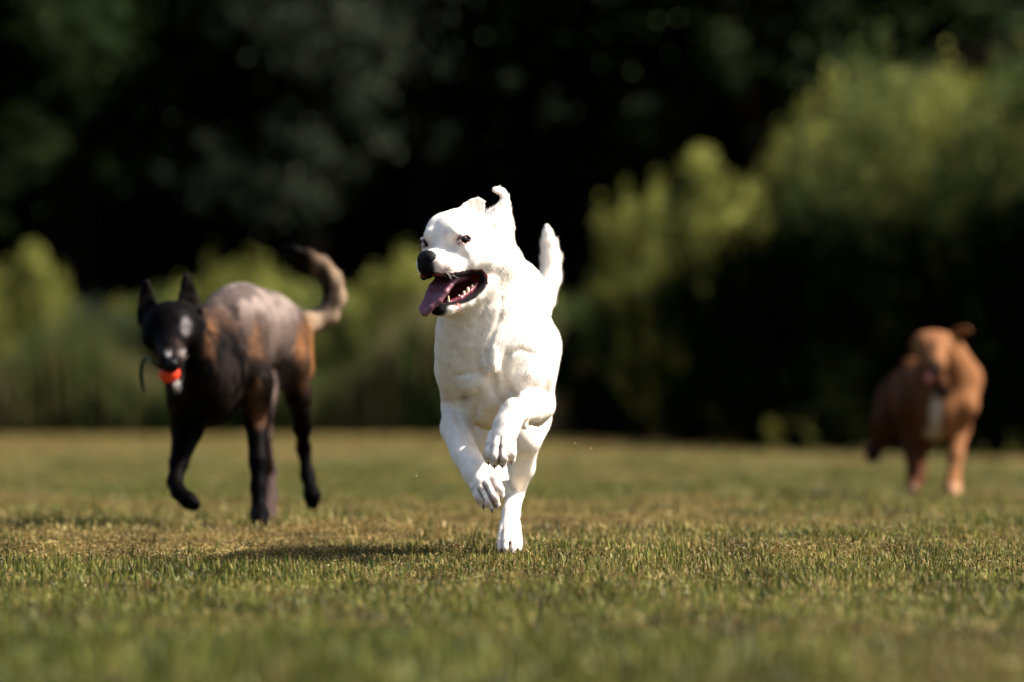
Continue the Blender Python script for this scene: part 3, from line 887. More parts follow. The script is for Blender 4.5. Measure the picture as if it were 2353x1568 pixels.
# head frame: x forward, y to the dog's left, z up, millimetres
HO = W(1020, 553, 12.28)
_y = R(36)
Hf = np.array([-math.sin(_y), -math.cos(_y), 0.0])
Hl = np.array([math.cos(_y), -math.sin(_y), 0.05]); Hl /= np.linalg.norm(Hl)
Hu = np.cross(Hf, Hl); Hu /= np.linalg.norm(Hu)
HM = np.array([Hf, Hl, Hu])
def H(x, y, z): return HO + (x * Hf + y * Hl + z * Hu) / 1000.0
def toH(V): return (V - HO) @ HM.T * 1000.0
def hd(x, y, z): return x * Hf + y * Hl + z * Hu

BACK = (0.1, 1.0, -0.15)
DOWN = (0.0, 0.25, -1.0)
# trunk
s.ell(W(1150, 800, 12.90), (0.102, 0.34, 0.148), k=0.05, flow=BACK)
s.ell(W(1139, 830, 12.54), (0.104, 0.150, 0.152), k=0.05, flow=DOWN)
s.cone(W(1160, 800, 13.05), W(1190, 765, 13.26), 0.088, 0.072, k=0.06, flow=BACK)
s.cone(W(1128, 880, 12.45), W(1138, 925, 12.62), 0.055, 0.06, k=0.05, flow=DOWN)       # brisket between the forelegs
# breast muscles
s.cone(W(1100, 770, 12.41), W(1092, 868, 12.405), 0.048, 0.038, k=0.022, flow=DOWN)
s.cone(W(1160, 760, 12.41), W(1155, 850, 12.405), 0.050, 0.034, k=0.022, flow=DOWN)
s.cone(W(1212, 800, 12.44), W(1204, 872, 12.415), 0.045, 0.040, k=0.018, flow=DOWN)
s.cone(W(1128, 760, 12.36), W(1126, 845, 12.355), 0.022, 0.014, k=0.03, flow=DOWN)      # breastbone point
# shoulders
s.cone(W(1200, 690, 12.66), W(1223, 835, 12.47), 0.045, 0.050, k=0.045, flow=DOWN)
s.cone(W(1218, 700, 12.80), W(1218, 800, 12.62), 0.036, 0.047, k=0.05, flow=DOWN)
s.cone(W(1068, 730, 12.62), W(1053, 850, 12.46), 0.048, 0.046, k=0.045, flow=DOWN)
# neck
s.cone(H(-72, 0, -18), W(1133, 690, 12.46), 0.062, 0.093, k=0.045, flow=(0.5, 0.3, -0.8))
s.cone(W(1120, 660, 12.44), W(1128, 770, 12.45), 0.078, 0.108, k=0.05, flow=DOWN)
s.cone(W(1148, 600, 12.46), W(1188, 690, 12.70), 0.048, 0.053, k=0.05, flow=(0.5, 0.4, -0.8))
s.cone(W(1178, 665, 12.62), W(1205, 700, 12.95), 0.062, 0.062, k=0.06, flow=BACK)
s.cone(W(1060, 705, 12.36), W(1062, 800, 12.42), 0.040, 0.060, k=0.04, flow=DOWN)
# rump and tail
s.cone(W(1198, 752, 13.20), W(1214, 770, 13.28), 0.066, 0.055, k=0.05, flow=BACK)
TAILF = (0, .25, 1)
s.chain([(W(1222, 728, 13.30), .031), (W(1248, 690, 13.36), .026), (W(1264, 640, 13.39), .0240), (W(1266, 595, 13.40), .0225),
         (W(1262, 560, 13.40), .0175), (W(1258, 535, 13.40), .0115), (W(1256, 520, 13.40), .006)], k=0.012, flow=TAILF, key='tail')

# right foreleg of the dog (left in view), hanging and folded
s.chain([(W(1054, 850, 12.46), .046), (W(1055, 930, 12.55), .040)], k=0.04, flow=DOWN)
s.chain([(W(1053, 935, 12.55), .034), (W(1050, 985, 12.49), .034), (W(1066, 1048, 12.40), .0275)], k=0.022, flow=DOWN)
s.chain([(W(1078, 1042, 12.42), .021), (W(1096, 1085, 12.35), .026)], k=0.018, flow=DOWN)   # wrist
s.chain([(W(1072, 1052, 12.39), .027), (W(1094, 1092, 12.335), .0265)], k=0.015, flow=DOWN)
s.chain([(W(1092, 1088, 12.335), .026), (W(1106, 1112, 12.305), .021)], k=0.015, flow=DOWN)
s.chain([(W(1106, 1080, 12.33), .022), (W(1122, 1102, 12.31), .019)], k=0.012, flow=DOWN)
PAWA = []
def paw(toes, rad, store, side=0):
    for (p0, p1, p2, p3) in toes:
        s.chain([(p0, rad[0]), (p1, rad[1]), (p2, rad[2]), (p3, rad[3])], k=0.003, flow=DOWN, key='toe')
        store.append((p2, p3))
    for ta, tb in zip(toes[:-1], toes[1:]):
        q = [(ta[i] + tb[i]) / 2 + np.array([0, -rad[i] * .92, 0]) for i in range(4)]
        s.chain([(q[0] + (q[1] - q[0]) * .3, .0012), (q[1], .0022), (q[2], .0026), (q[3] + (q[3] - q[2]) * .5, .003)], k=0.004, mode='cut')
paw([(W(1085, 1100, 12.325), W(1094, 1126, 12.30), W(1103, 1146, 12.285), W(1110, 1158, 12.29)),
     (W(1096, 1098, 12.315), W(1110, 1128, 12.285), W(1122, 1154, 12.27), W(1130, 1167, 12.277)),
     (W(1110, 1092, 12.315), W(1124, 1120, 12.282), W(1136, 1144, 12.268), W(1142, 1158, 12.275)),
     (W(1124, 1084, 12.325), W(1137, 1106, 12.295), W(1147, 1126, 12.28), W(1151, 1138, 12.285))], (.0125, .0118, .0112, .0085), PAWA)

# left foreleg (right in view), lifted, forearm towards the camera
s.chain([(W(1222, 850, 12.46), .049), (W(1230, 925, 12.52), .042)], k=0.04, flow=DOWN)
s.chain([(W(1234, 932, 12.52), .037), (W(1212, 936, 12.40), .036), (W(1177, 948, 12.30), .0275)], k=0.022, flow=(-.5, -1, 0))
s.cone(W(1250, 940, 12.50), W(1236, 965, 12.50), 0.018, 0.014, k=0.02, flow=DOWN)
s.chain([(W(1178, 948, 12.29), .028), (W(1162, 980, 12.275), .0270), (W(1154, 1005, 12.262), .0255)], k=0.014, flow=DOWN)
s.chain([(W(1180, 960, 12.30), .022), (W(1168, 995, 12.27), .020)], k=0.012, flow=DOWN)
s.cone(W(1195, 965, 12.34), W(1204, 978, 12.335), 0.011, 0.009, k=0.012, flow=DOWN)       # carpal pad
PAWB = []
paw([(W(1133, 1000, 12.265), W(1126, 1026, 12.252), W(1122, 1046, 12.24), W(1122, 1058, 12.248)),
     (W(1146, 1000, 12.255), W(1141, 1028, 12.235), W(1138, 1052, 12.222), W(1136, 1065, 12.23)),
     (W(1160, 998, 12.255), W(1157, 1028, 12.232), W(1156, 1052, 12.220), W(1155, 1065, 12.228)),
     (W(1171, 992, 12.265), W(1173, 1018, 12.25), W(1174, 1042, 12.236), W(1175, 1056, 12.244))], (.0125, .0118, .0114, .0085), PAWB)

# planted left hind leg
s.chain([(W(1206, 800, 13.12), .085), (W(1208, 960, 12.90), .052), (W(1206, 1010, 12.86), .037)], k=0.045, flow=DOWN)
s.chain([(W(1206, 1005, 12.87), .036), (W(1198, 1075, 12.92), .029), (W(1187, 1128, 12.97), .0185)], k=0.02, flow=DOWN)
s.cone(W(1192, 1120, 12.99), W(1184, 1146, 12.99), 0.014, 0.016, k=0.012, flow=DOWN)
s.chain([(W(1183, 1140, 12.97), .0190), (W(1174, 1180, 12.87), .0200), (W(1171, 1216, 12.82), .0222)], k=0.014, flow=DOWN)
PAWC = []
paw([(W(1160, 1203, 12.84), W(1156, 1226, 12.79), W(1153, 1248, 12.755), W(1152, 1260, 12.74)),
     (W(1167, 1203, 12.83), W(1166, 1226, 12.77), W(1164, 1250, 12.735), W(1163, 1262, 12.72)),
     (W(1177, 1203, 12.83), W(1178, 1226, 12.77), W(1178, 1250, 12.735), W(1178, 1262, 12.72)),
     (W(1184, 1203, 12.84), W(1187, 1226, 12.79), W(1190, 1248, 12.755), W(1190, 1260, 12.74))], (.0120, .0115, .0115, .009), PAWC)

# lifted right hind leg, behind
s.chain([(W(1110, 810, 13.14), .080), (W(1098, 950, 12.98), .050), (W(1099, 1005, 12.95), .030)], k=0.045, flow=DOWN)
s.chain([(W(1100, 1000, 12.95), .031), (W(1118, 1050, 13.02), .022), (W(1140, 1072, 13.06), .018)], k=0.02, flow=DOWN)
s.chain([(W(1140, 1070, 13.06), .020), (W(1152, 1100, 13.00), .022), (W(1158, 1125, 12.96), .020)], k=0.012, flow=DOWN)
for dx_ in (-9, -2, 5, 11):
    s.chain([(W(1150 + dx_, 1108, 12.98), .012), (W(1156 + dx_ * .6, 1130, 12.95), .0105)], k=0.005, flow=DOWN)

# ---- head
HB = -Hf + 0.15 * np.array([0, 0, -1.0])
s.ell(H(-52, 0, 4), (0.068, 0.066, 0.064), HM, k=0.02, flow=HB)
s.cone(H(-95, 0, 8), H(-60, 0, 25), 0.052, 0.045, k=0.02, flow=HB)
for sy in (1, -1):
    s.cone(H(-62, 46 * sy, -38), H(-30, 42 * sy, -40), 0.038, 0.030, k=0.02, flow=HB)   # masseter
    s.cone(H(-45, 50 * sy, -12), H(-12, 46 * sy, -22), 0.024, 0.019, k=0.018, flow=HB)       # cheekbone
    s.cone(H(-20, 33 * sy, 22), H(-2, 30 * sy, 14), 0.025, 0.019, k=0.014, flow=HB)      # brow
    s.cone(H(-68, 38 * sy, 30), H(-40, 34 * sy, 34), 0.030, 0.028, k=0.02, flow=HB)      # temporal muscle
    # lips, flews
    s.cone(H(4, 24 * sy, -48), H(48, 14 * sy, -50), 0.025, 0.0215, k=0.014, flow=HB)
    s.cone(H(-22, 38 * sy, -52), H(30, 25 * sy, -58), 0.020, 0.021, k=0.014, flow=HB)
    s.cone(H(-62, 49 * sy, -66), H(-25, 41 * sy, -56), 0.017, 0.018, k=0.014, flow=HB)
    s.cone(H(48, 14 * sy, -58), H(62, 9 * sy, -60), 0.019, 0.0135, k=0.010, flow=HB)
    # mouth corner fold
    s.cone(H(-62, 49 * sy, -64), H(-73, 50 * sy, -92), 0.013, 0.014, k=0.012, flow=HB)
    s.cone(H(-72, 50 * sy, -90), H(-50, 42 * sy, -118), 0.014, 0.013, k=0.012, flow=HB)
    # lower jaw
    s.cone(H(-78, 42 * sy, -96), H(-30, 30 * sy, -130), 0.024, 0.0165, k=0.016, flow=HB)
    s.cone(H(-30, 30 * sy, -133), H(12, 15 * sy, -146), 0.0150, 0.0140, k=0.012, flow=HB)
    s.cone(H(12, 14 * sy, -147), H(30, 6 * sy, -150), 0.0140, 0.0120, k=0.010, flow=HB)
s.cone(H(-15, 0, -34), H(52, 0, -44), 0.028, 0.0225, k=0.014, flow=HB)                 # muzzle bridge
s.cone(H(52, 0, -46), H(62, 0, -52), 0.022, 0.017, k=0.010, flow=HB)
s.cone(H(-14, 0, 0), H(6, 0, -20), 0.026, 0.020, k=0.016, flow=HB)                      # stop
s.cone(H(-60, 0, -125), H(10, 0, -152), 0.026, 0.010, k=0.02, flow=HB)                   # floor of the jaw
s.cone(H(-80, 0, -100), W(1085, 745, 12.40), 0.050, 0.075, k=0.035, flow=(0.4, 0, -1))   # throat
s.cone(W(1128, 610, 12.36), W(1118, 690, 12.38), 0.046, 0.062, k=0.05, flow=(0.1, .3, -1))
# mouth: a wedge seen from the side, run through from cheek to cheek
PROF = np.array([(130, -62), (78, -70), (52, -76), (16, -74), (-10, -69), (-42, -68), (-58, -80), (-60, -94), (-46, -112), (-24, -126), (11, -136), (40, -139), (130, -168)], dtype=float)
def poly_sd(px, pz, P):
    d = None; sgn = None
    n = len(P)
    inside = np.zeros(px.shape, dtype=bool)
    for i in range(n):
        a, b = P[i], P[(i + 1) % n]
        e = b - a
        wx, wz = px - a[0], pz - a[1]
        t = np.clip((wx * e[0] + wz * e[1]) / (e @ e), 0, 1)
        q = (wx - e[0] * t) ** 2 + (wz - e[1] * t) ** 2
        d = q if d is None else np.minimum(d, q)
        c = (a[1] > pz) != (b[1] > pz)
        with np.errstate(divide='ignore', invalid='ignore'):
            xi = (b[0] - a[0]) * (pz - a[1]) / (b[1] - a[1]) + a[0]
        inside ^= c & (px < xi)
    d = np.sqrt(d)
    return np.where(inside, -d, d)
def f_mouth(X, Y, Z):
    px, py, pz = X - HO[0], Y - HO[1], Z - HO[2]
    x = (px * Hf[0] + py * Hf[1] + pz * Hf[2]) * 1000; y = (px * Hl[0] + py * Hl[1] + pz * Hl[2]) * 1000; z = (px * Hu[0] + py * Hu[1] + pz * Hu[2]) * 1000
    return np.maximum(poly_sd(x, z, PROF) - 1.5, np.abs(y) - 80) / 1000.0
def f_palate(X, Y, Z):
    return np.minimum(Sculpt.f_cone(H(-40, 0, -76), H(36, 0, -72), .030, .020)(X, Y, Z), Sculpt.f_cone(H(-45, 0, -100), H(8, 0, -134), .026, .0125)(X, Y, Z))
_c = H(0, 0, -100)
s._merge(f_mouth, _c - .13, _c + .13, 0.004, 'cut')
s._merge(f_palate, _c - .11, _c + .11, 0.004, 'cut')
# rounded lips along the near and far edges
for sy in (1, -1):
    s.chain([(H(56, 15 * sy, -74), .0055), (H(30, 36 * sy, -77), .0065), (H(2, 44 * sy, -73), .0062), (H(-34, 53 * sy, -67), .006), (H(-57, 58 * sy, -76), .0065),
             (H(-62, 59 * sy, -92), .0065), (H(-48, 50 * sy, -113), .0065), (H(-24, 40 * sy, -128), .006), (H(8, 25 * sy, -139), .0055), (H(30, 11 * sy, -142), .006)], k=0.006, flow=HB, key='lip')
# eyes: sockets and lids
EYE = []
for sy in (1, -1):
    c = H(-2, 47 * sy, -2)
    s.ell(H(-4, 55 * sy, -1), (0.0105, 0.011, 0.0085), HM, k=0.006, mode='cut')
    EYE.append(H(-3.5, 47.2 * sy, -1.5))
    s.chain([(H(12, 48 * sy, -5), .0032), (H(7, 54 * sy, 7.5), .0030), (H(-6, 60 * sy, 8.5), .0032), (H(-17, 60 * sy, -1), .003)], k=0.006, flow=HB, key='lid')
    s.chain([(H(12, 48 * sy, -5), .003), (H(6, 54 * sy, -11), .0028), (H(-7, 58 * sy, -10.5), .0028), (H(-17, 60 * sy, -1), .003)], k=0.006, flow=HB, key='lid')
    s.cone(H(8, 38 * sy, 14), H(-12, 50 * sy, 18), 0.006, 0.006, k=0.012, flow=HB)
# ears
def EP(x, y, d): return W(x, y, d)
s.fan([(EP(1112, 498, 12.325), EP(1166, 522, 12.36)), (EP(1120, 488, 12.325), EP(1169, 503, 12.37)), (EP(1136, 478, 12.33), EP(1171, 486, 12.37)), (EP(1149, 464, 12.335), EP(1170, 468, 12.36)),
       (EP(1154, 453, 12.335), EP(1167, 450, 12.355)), (EP(1151, 447, 12.33), EP(1158, 437, 12.345)), (EP(1144, 442, 12.32), EP(1146, 431, 12.33)), (EP(1136, 438, 12.315), EP(1135, 433, 12.32))],
      0.0034, k=0.004, n=7, flow=(0.1, 0.3, 1))
s.cone(EP(1155, 508, 12.345), EP(1136, 565, 12.35), 0.011, 0.034, k=0.025, flow=(0.1, .3, -1))
s.cone(EP(1156, 522, 12.36), EP(1138, 605, 12.375), 0.012, 0.042, k=0.04, flow=(0.1, .3, -1))
s.cone(EP(1138, 528, 12.35), EP(1130, 600, 12.35), 0.030, 0.048, k=0.045, flow=(0.1, .3, -1))
s.cone(EP(1134, 512, 12.32), EP(1143, 494, 12.325), 0.012, 0.005, k=0.010, flow=(0.1, .3, 1))
s.fan([(EP(1050, 486, 12.36), EP(1068, 505, 12.36)), (EP(1066, 470, 12.36), EP(1082, 505, 12.365)), (EP(1082, 460, 12.365), EP(1094, 507, 12.37)), (EP(1098, 456, 12.37), EP(1104, 507, 12.375)), (EP(1111, 462, 12.375), EP(1111, 502, 12.38))],
      0.0034, k=0.004, n=8, flow=(1, .2, 0.3))
s.cone(EP(1052, 497, 12.35), EP(1110, 510, 12.36), 0.014, 0.012, k=0.02, flow=HB)

V, Q = s.surface(1)
N = s.normals(V)
def C2(x, y): return ((1040 + .2551 * x) / 1.088, (760 + .2551 * y) / 1.088)
CREASE = [  # width, depth (mm, negative = ridge), y range, points
    (9, 6.5, 12.5, [C2(905, 490), C2(872, 590), C2(868, 730), C2(920, 850), C2(1000, 915)]),
    (7, 4.0, 12.5, [C2(905, 495), C2(1040, 445), C2(1180, 500)]),
    (8, 4.5, 12.5, [C2(400, 700), C2(600, 668), C2(720, 640), C2(745, 700)]),
    (12, 6.0, 12.5, [C2(760, 720), C2(770, 860), C2(840, 960)]),
    (7, 3.5, 12.5, [C2(680, 470), C2(690, 590), C2(735, 640)]),
    (9, -2.5, 12.5, [C2(760, 450), C2(760, 600)]),
    (8, 4.0, 12.55, [C2(250, 965), C2(360, 955), C2(470, 935)]),
    (8, 4.0, 12.55, [C2(370, 960), C2(400, 1120), C2(470, 1260)]),
    (10, 5.0, 12.6, [C2(610, 850), C2(600, 1000), C2(560, 1130)]),
    (7, 3.2, 12.45, [C2(850, -40), C2(820, 160), C2(710, 400), C2(690, 470)]),
    (6, 2.5, 12.45, [C2(700, 0), C2(640, 120), C2(520, 240)]),
    (10, -2.0, 12.45, [C2(560, 200), C2(500, 420)]),
    (7, 1.6, 12.42, [(1122, 650), (1116, 676), (1098, 702), (1072, 722)]),
]
front = smoothstep(.35, -.1, N[:, 1])
for wd, dp, ymax, pts in CREASE:
    best = np.full(len(V), 9.0)
    for (xa, ya), (xb, yb) in zip(pts[:-1], pts[1:]):
        a_, b_ = W(xa, ya, 12.40)[[0, 2]], W(xb, yb, 12.40)[[0, 2]]
        e_ = b_ - a_; q_ = V[:, [0, 2]] - a_
        t_ = np.clip((q_ @ e_) / (e_ @ e_), 0, 1)
        best = np.minimum(best, np.linalg.norm(q_ - t_[:, None] * e_, axis=1))
    V = V - N * (dp * .95 / 1000 * np.exp(-(best / (wd * .85 / 1000)) ** 2) * front * (V[:, 1] < ymax))[:, None]
C, D = s.paint(V, 0.012, default=(0.87, 0.80, 0.70))
h = toH(V)
# gentle lumps and hair clumps
lum = fbm(V * np.array([1, 1, .5]), 60, 3, 3) - .5
fold = fbm(V * np.array([1.0, 1.0, .45]), 26, 9, 2) - .5
headm = (h[:, 0] > -130) & (h[:, 2] > -150) & (V[:, 1] < 12.45)
V = V + N * ((lum * .0005 + fold * np.where(headm | (V[:, 2] > .44), .0004, .0022))[:, None])
def mixc(C, m, col): return C * (1 - m[:, None]) + np.array(col) * m[:, None]
pink = fbm(V, 55, 21, 3)
C = mixc(C, smoothstep(.50, .72, pink) * .35, (0.70, 0.60, 0.52))
X_, Y_, Z_ = V[:, 0], V[:, 1], V[:, 2]
inh = (h[:, 0] > -75) & (h[:, 0] < 90) & (h[:, 2] < -45) & (h[:, 2] > -175) & (np.abs(h[:, 1]) < 75)
fm = f_mouth(X_, Y_, Z_) * 1000; fp = f_palate(X_, Y_, Z_) * 1000
inner = inh & ((np.abs(fp) < 3.5) | (fm < 2.2))
lipd = np.full(len(V), 99.0)
lidd = np.full(len(V), 99.0)
toed = []
for f, fl, col, key in s.rec:
    if key == 'lip': lipd = np.minimum(lipd, f(X_, Y_, Z_) * 1000)
    if key == 'lid': lidd = np.minimum(lidd, f(X_, Y_, Z_) * 1000)
    if key == 'toe': toed.append(f(X_, Y_, Z_) * 1000)
C = mixc(C, inner * 1.0, (0.14, 0.02, 0.022))
C = mixc(C, np.where(inh & inner, smoothstep(.45, .6, fbm(V, 120, 4, 2)), 0) * .6, (0.05, 0.008, 0.01))
low = smoothstep(-96, -106, h[:, 2])
lipm = np.maximum(smoothstep(2.2, 0.6, lipd) * smoothstep(3.6, .6, fm), smoothstep(4.5, 1.5, lipd) * smoothstep(9, 4, fm) * low * (np.abs(h[:, 1]) > 20)) * inh * (h[:, 0] < 46)
C = mixc(C, lipm, (0.006, 0.005, 0.006))
# black chin and lower lip front, pink spot on the chin
chin = smoothstep(22, 16, np.linalg.norm((h - np.array([30, 2, -147])) * np.array([.75, .9, 1.1]), axis=1)) * inh
C = mixc(C, chin, (0.006, 0.005, 0.006))
spot = smoothstep(13, 6, np.linalg.norm((h - np.array([4, 30, -146])) * np.array([1, .7, 1.2]), axis=1)) * smoothstep(.42, .58, fbm(V, 260, 6, 2))
C = mixc(C, spot, (0.62, 0.22, 0.2))
# front of the upper lip, below the nose, black
phil = smoothstep(27, 21, np.linalg.norm((h - np.array([66, 0, -56])) * np.array([.9, 1.0, 1.0]), axis=1))
C = mixc(C, phil, (0.006, 0.005, 0.006))
# freckled whisker pad
pad = smoothstep(30, 8, np.linalg.norm((h - np.array([42, 30, -60])), axis=1)) * smoothstep(.52, .62, fbm(V, 330, 8, 2))
C = mixc(C, pad * .9, (0.22, 0.13, 0.12))
padp = smoothstep(30, 10, np.linalg.norm((h - np.array([46, 28, -50])), axis=1)) * .35
C = mixc(C, padp * 1.5, (0.60, 0.40, 0.37))
# pink and dark skin round the eyes
for sy in (1, -1):
    de = np.linalg.norm((h - np.array([-1, 50 * sy, -2])) * np.array([.75, .6, 1.0]), axis=1)
    C = mixc(C, smoothstep(18, 9, de) * .5, (0.62, 0.36, 0.33))
    dl = np.linalg.norm((h - np.array([15, 42 * sy, -14])) * np.array([1.0, .8, 1.2]), axis=1)
    C = mixc(C, smoothstep(14, 5, dl) * smoothstep(.4, .6, fbm(V, 300, 14, 2)) * .55, (0.2, 0.18, 0.2))
C = mixc(C, smoothstep(1.4, .2, lidd) * smoothstep(14, 10, np.minimum(np.linalg.norm((h - np.array([-2, 52, -2])) * np.array([.7, .6, 1.0]), axis=1), np.linalg.norm((h - np.array([-2, -52, -2])) * np.array([.7, .6, 1.0]), axis=1))), (0.10, 0.04, 0.04))
# dark spot inside the far ear
es = W(1103, 484, 12.375)
C = mixc(C, smoothstep(.0085, .004, np.linalg.norm((V - es) * np.array([1.0, .2, .8]), axis=1)), (0.06, 0.04, 0.03))
# pink inside of the ears, with its grey shade painted in
ei = smoothstep(.03, .012, np.linalg.norm((V - W(1142, 436, 12.33)), axis=1)); C = mixc(C, ei * .8 * (N[:, 2] < .3), (0.60, 0.46, 0.40))
ei = smoothstep(.035, .02, np.linalg.norm((V - W(1092, 474, 12.37)), axis=1)); C = mixc(C, ei * .85 * (N[:, 1] < -.3) * (h[:, 2] > 62), (0.50, 0.41, 0.37))
ei = smoothstep(.030, .016, np.linalg.norm((V - W(1134, 482, 12.33)) * np.array([1, .4, 1]), axis=1)) * smoothstep(W(1158, 0, 12.33)[0], W(1148, 0, 12.33)[0], X_) * (N[:, 1] < -.1)
C = mixc(C, ei * .7, (0.46, 0.43, 0.45))
# creases between toes
if toed:
    T = np.sort(np.stack(toed, 1), axis=1)
    cre = smoothstep(2.4, .2, T[:, 1] - T[:, 0] + np.maximum(T[:, 0], 0)) * (T[:, 0] < 3) * (T[:, 1] < 5)
    C = mixc(C, cre * .45, (0.34, 0.22, 0.18))
for f, fl, col, key in s.cuts:
    if fl is not None and V[:, 2].min() < 1:
        dc = np.abs(f(X_, Y_, Z_) * 1000)
        C = mixc(C, smoothstep(1.6, .3, dc) * (h[:, 2] < -180) * .75, (0.22, 0.12, 0.09))
# whorls of thin hair on the chest
for (a_, b_, d_) in ((1068, 915, 12.40), (1213, 865, 12.40), (1232, 880, 12.40)):
    p_ = W(a_, b_, d_)
    dd = np.hypot(V[:, 0] - p_[0], V[:, 2] - p_[2]); an = np.arctan2(V[:, 2] - p_[2], V[:, 0] - p_[0])
    m_ = smoothstep(.020, .002, dd) * (.35 + .65 * (np.sin(an * 9 + dd * 300) > .2)) * (V[:, 1] < 12.5)
    C = mixc(C, m_ * .85, (0.28, 0.18, 0.14))
M_WHITE = coat_mat('white_coat', rough=.85, spec=.10, sheen=0.0, bump=.14, sss=0.0, vlo=.88, vhi=1.05)
body = mesh_np('body', V, Q, M_WHITE, dog, colors=C)

# fur over the coat, none on bare skin
bare = (lipm > .2) | inner | (chin > .2) | (phil > .2) | (smoothstep(14, 9, np.minimum(np.linalg.norm(h - np.array([-1, 50, -2]), axis=1), np.linalg.norm(h - np.array([-1, -50, -2]), axis=1))) > .1)
ok = ~bare & (N[:, 1] < 0.45)
lm = np.ones(len(V))
tl = np.full(len(V), 9.0)
for f, fl, col, key in s.rec:
    if key == 'tail': tl = np.minimum(tl, f(X_, Y_, Z_))
lm = np.where(tl < .006, 2.6, lm)
lm = np.where((h[:, 0] > -30) & headm, .5, lm)
lm = np.where((V[:, 2] < .26) & (tl > .006), .5, lm)
earz = (h[:, 2] > 58) & (h[:, 0] < -30)
lm = np.where(earz & (N[:, 0] < .3), .15, np.where(earz, .75, lm))
lm = np.where((h[:, 0] < -75) & (h[:, 0] > -190) & (h[:, 1] > 25) & (h[:, 2] > -90) & (h[:, 2] < 70), 1.6, lm)
fur('fur', V[ok], N[ok], D[ok], 230000, rng, 0.0060, 0.0008, 0.30, M_WHITE, dog, colors=C[ok], lenmap=lm[ok], nrm=.17)

# eyes, nose, tongue, teeth, claws, whiskers
def uv_ball(name, c, r, mat, parent, M=None, nu=20, nv=14, fn=None):
    vs, fs = [], []
    M = np.eye(3) if M is None else M
    for j in range(nv + 1):
        th = math.pi * j / nv
        for i in range(nu):
            ph = 2 * math.pi * i / nu
            p = np.array([math.sin(th) * math.cos(ph), math.sin(th) * math.sin(ph), math.cos(th)])
            if fn: p = fn(p)
            vs.append(np.asarray(c) + (p * np.asarray(r)) @ M)
    for j in range(nv):
        for i in range(nu):
            fs.append((j * nu + i, (j + 1) * nu + i, (j + 1) * nu + (i + 1) % nu, j * nu + (i + 1) % nu))
    return mesh_np(name, vs, fs, mat, parent)

M_EYE = simple('eye_dark', (0.003, 0.002, 0.002), rough=.06, spec=.2, coat=.0)
for c in EYE:
    uv_ball('eye', c, (.0138, .0142, .0128), M_EYE, dog, HM)
M_NOSE = simple('wet_nose', (0.0015, 0.0015, 0.002), rough=.55, spec=.15, bump=.5, bscale=700)
ns = Sculpt(H(68, 0, -42) - .05, H(68, 0, -42) + .05, 0.0015)
ns.ell(H(63, 0, -40), (.0165, .0240, .0185), HM, k=0)
ns.cone(H(60, 13, -42), H(66, 11, -46), .0115, .0105, k=.006); ns.cone(H(60, -13, -42), H(66, -11, -46), .0115, .0105, k=.006)
ns.cone(H(70, 0, -48), H(66, 0, -62), .008, .007, k=.008)
ns.ell(H(77, 10.5, -46), (.007, .0048, .0038), HM, k=.003, mode='cut'); ns.ell(H(77, -10.5, -46), (.007, .0048, .0038), HM, k=.003, mode='cut')
ns.cone(H(72, 20, -49), H(66, 23, -47), .0022, .0022, k=.003, mode='cut')
ns.cone(H(81, 0, -46), H(76, 0, -66), .0012, .0012, k=.002, mode='cut')
nv_, nq_ = ns.surface(1)
mesh_np('nose', nv_, nq_, M_NOSE, dog)

M_TONGUE = simple('tongue_skin', (0.15, 0.052, 0.07), rough=.38, spec=.45, bump=.5, bscale=420, var=.18)
ts = Sculpt(H(0, 0, -110) - .11, H(0, 0, -110) + .11, 0.002)
tp = [((-52, 0, -84), 22, 8), ((-5, 0, -90), 25, 7), ((18, 0, -104), 25, 6.5), ((31, -1, -119), 24, 6), ((43, -6, -138), 20, 5.5), ((54, -14, -151), 14, 5), ((57, -16, -159), 8, 5)]
for (p0, w0, t0), (p1, w1, t1) in zip(tp[:-1], tp[1:]):
    for yy in np.linspace(-1, 1, 7):
        lift = 6 * yy * yy
        ts.cone(H(p0[0], p0[1] + yy * w0, p0[2] + lift), H(p1[0], p1[1] + yy * w1, p1[2] + lift), t0 / 1000, t1 / 1000, k=.006)
ts.chain([(H(-40, 0, -76), .0015), (H(0, 0, -82), .002), (H(28, -3, -104), .002), (H(48, -9, -131), .002), (H(56, -13, -146), .001)], k=.004, mode='cut')
tv, tq = ts.surface(2)
mesh_np('tongue', tv, tq, M_TONGUE, dog)

M_GUM = simple('gum', (0.12, 0.018, 0.026), rough=.3, spec=.5, bump=.4, bscale=300, var=.3)
gs = Sculpt(H(-10, 0, -110) - .10, H(-10, 0, -110) + .10, 0.002)
for sy in (1, -1):
    gs.chain([(H(-52, 44 * sy, -96), .006), (H(-34, 39 * sy, -112), .0065), (H(-8, 31 * sy, -127), .0065), (H(14, 18 * sy, -136), .006), (H(26, 0, -139), .005)], k=.004)
gv, gq = gs.surface(1)
mesh_np('lower_gum', gv, gq, M_GUM, dog)

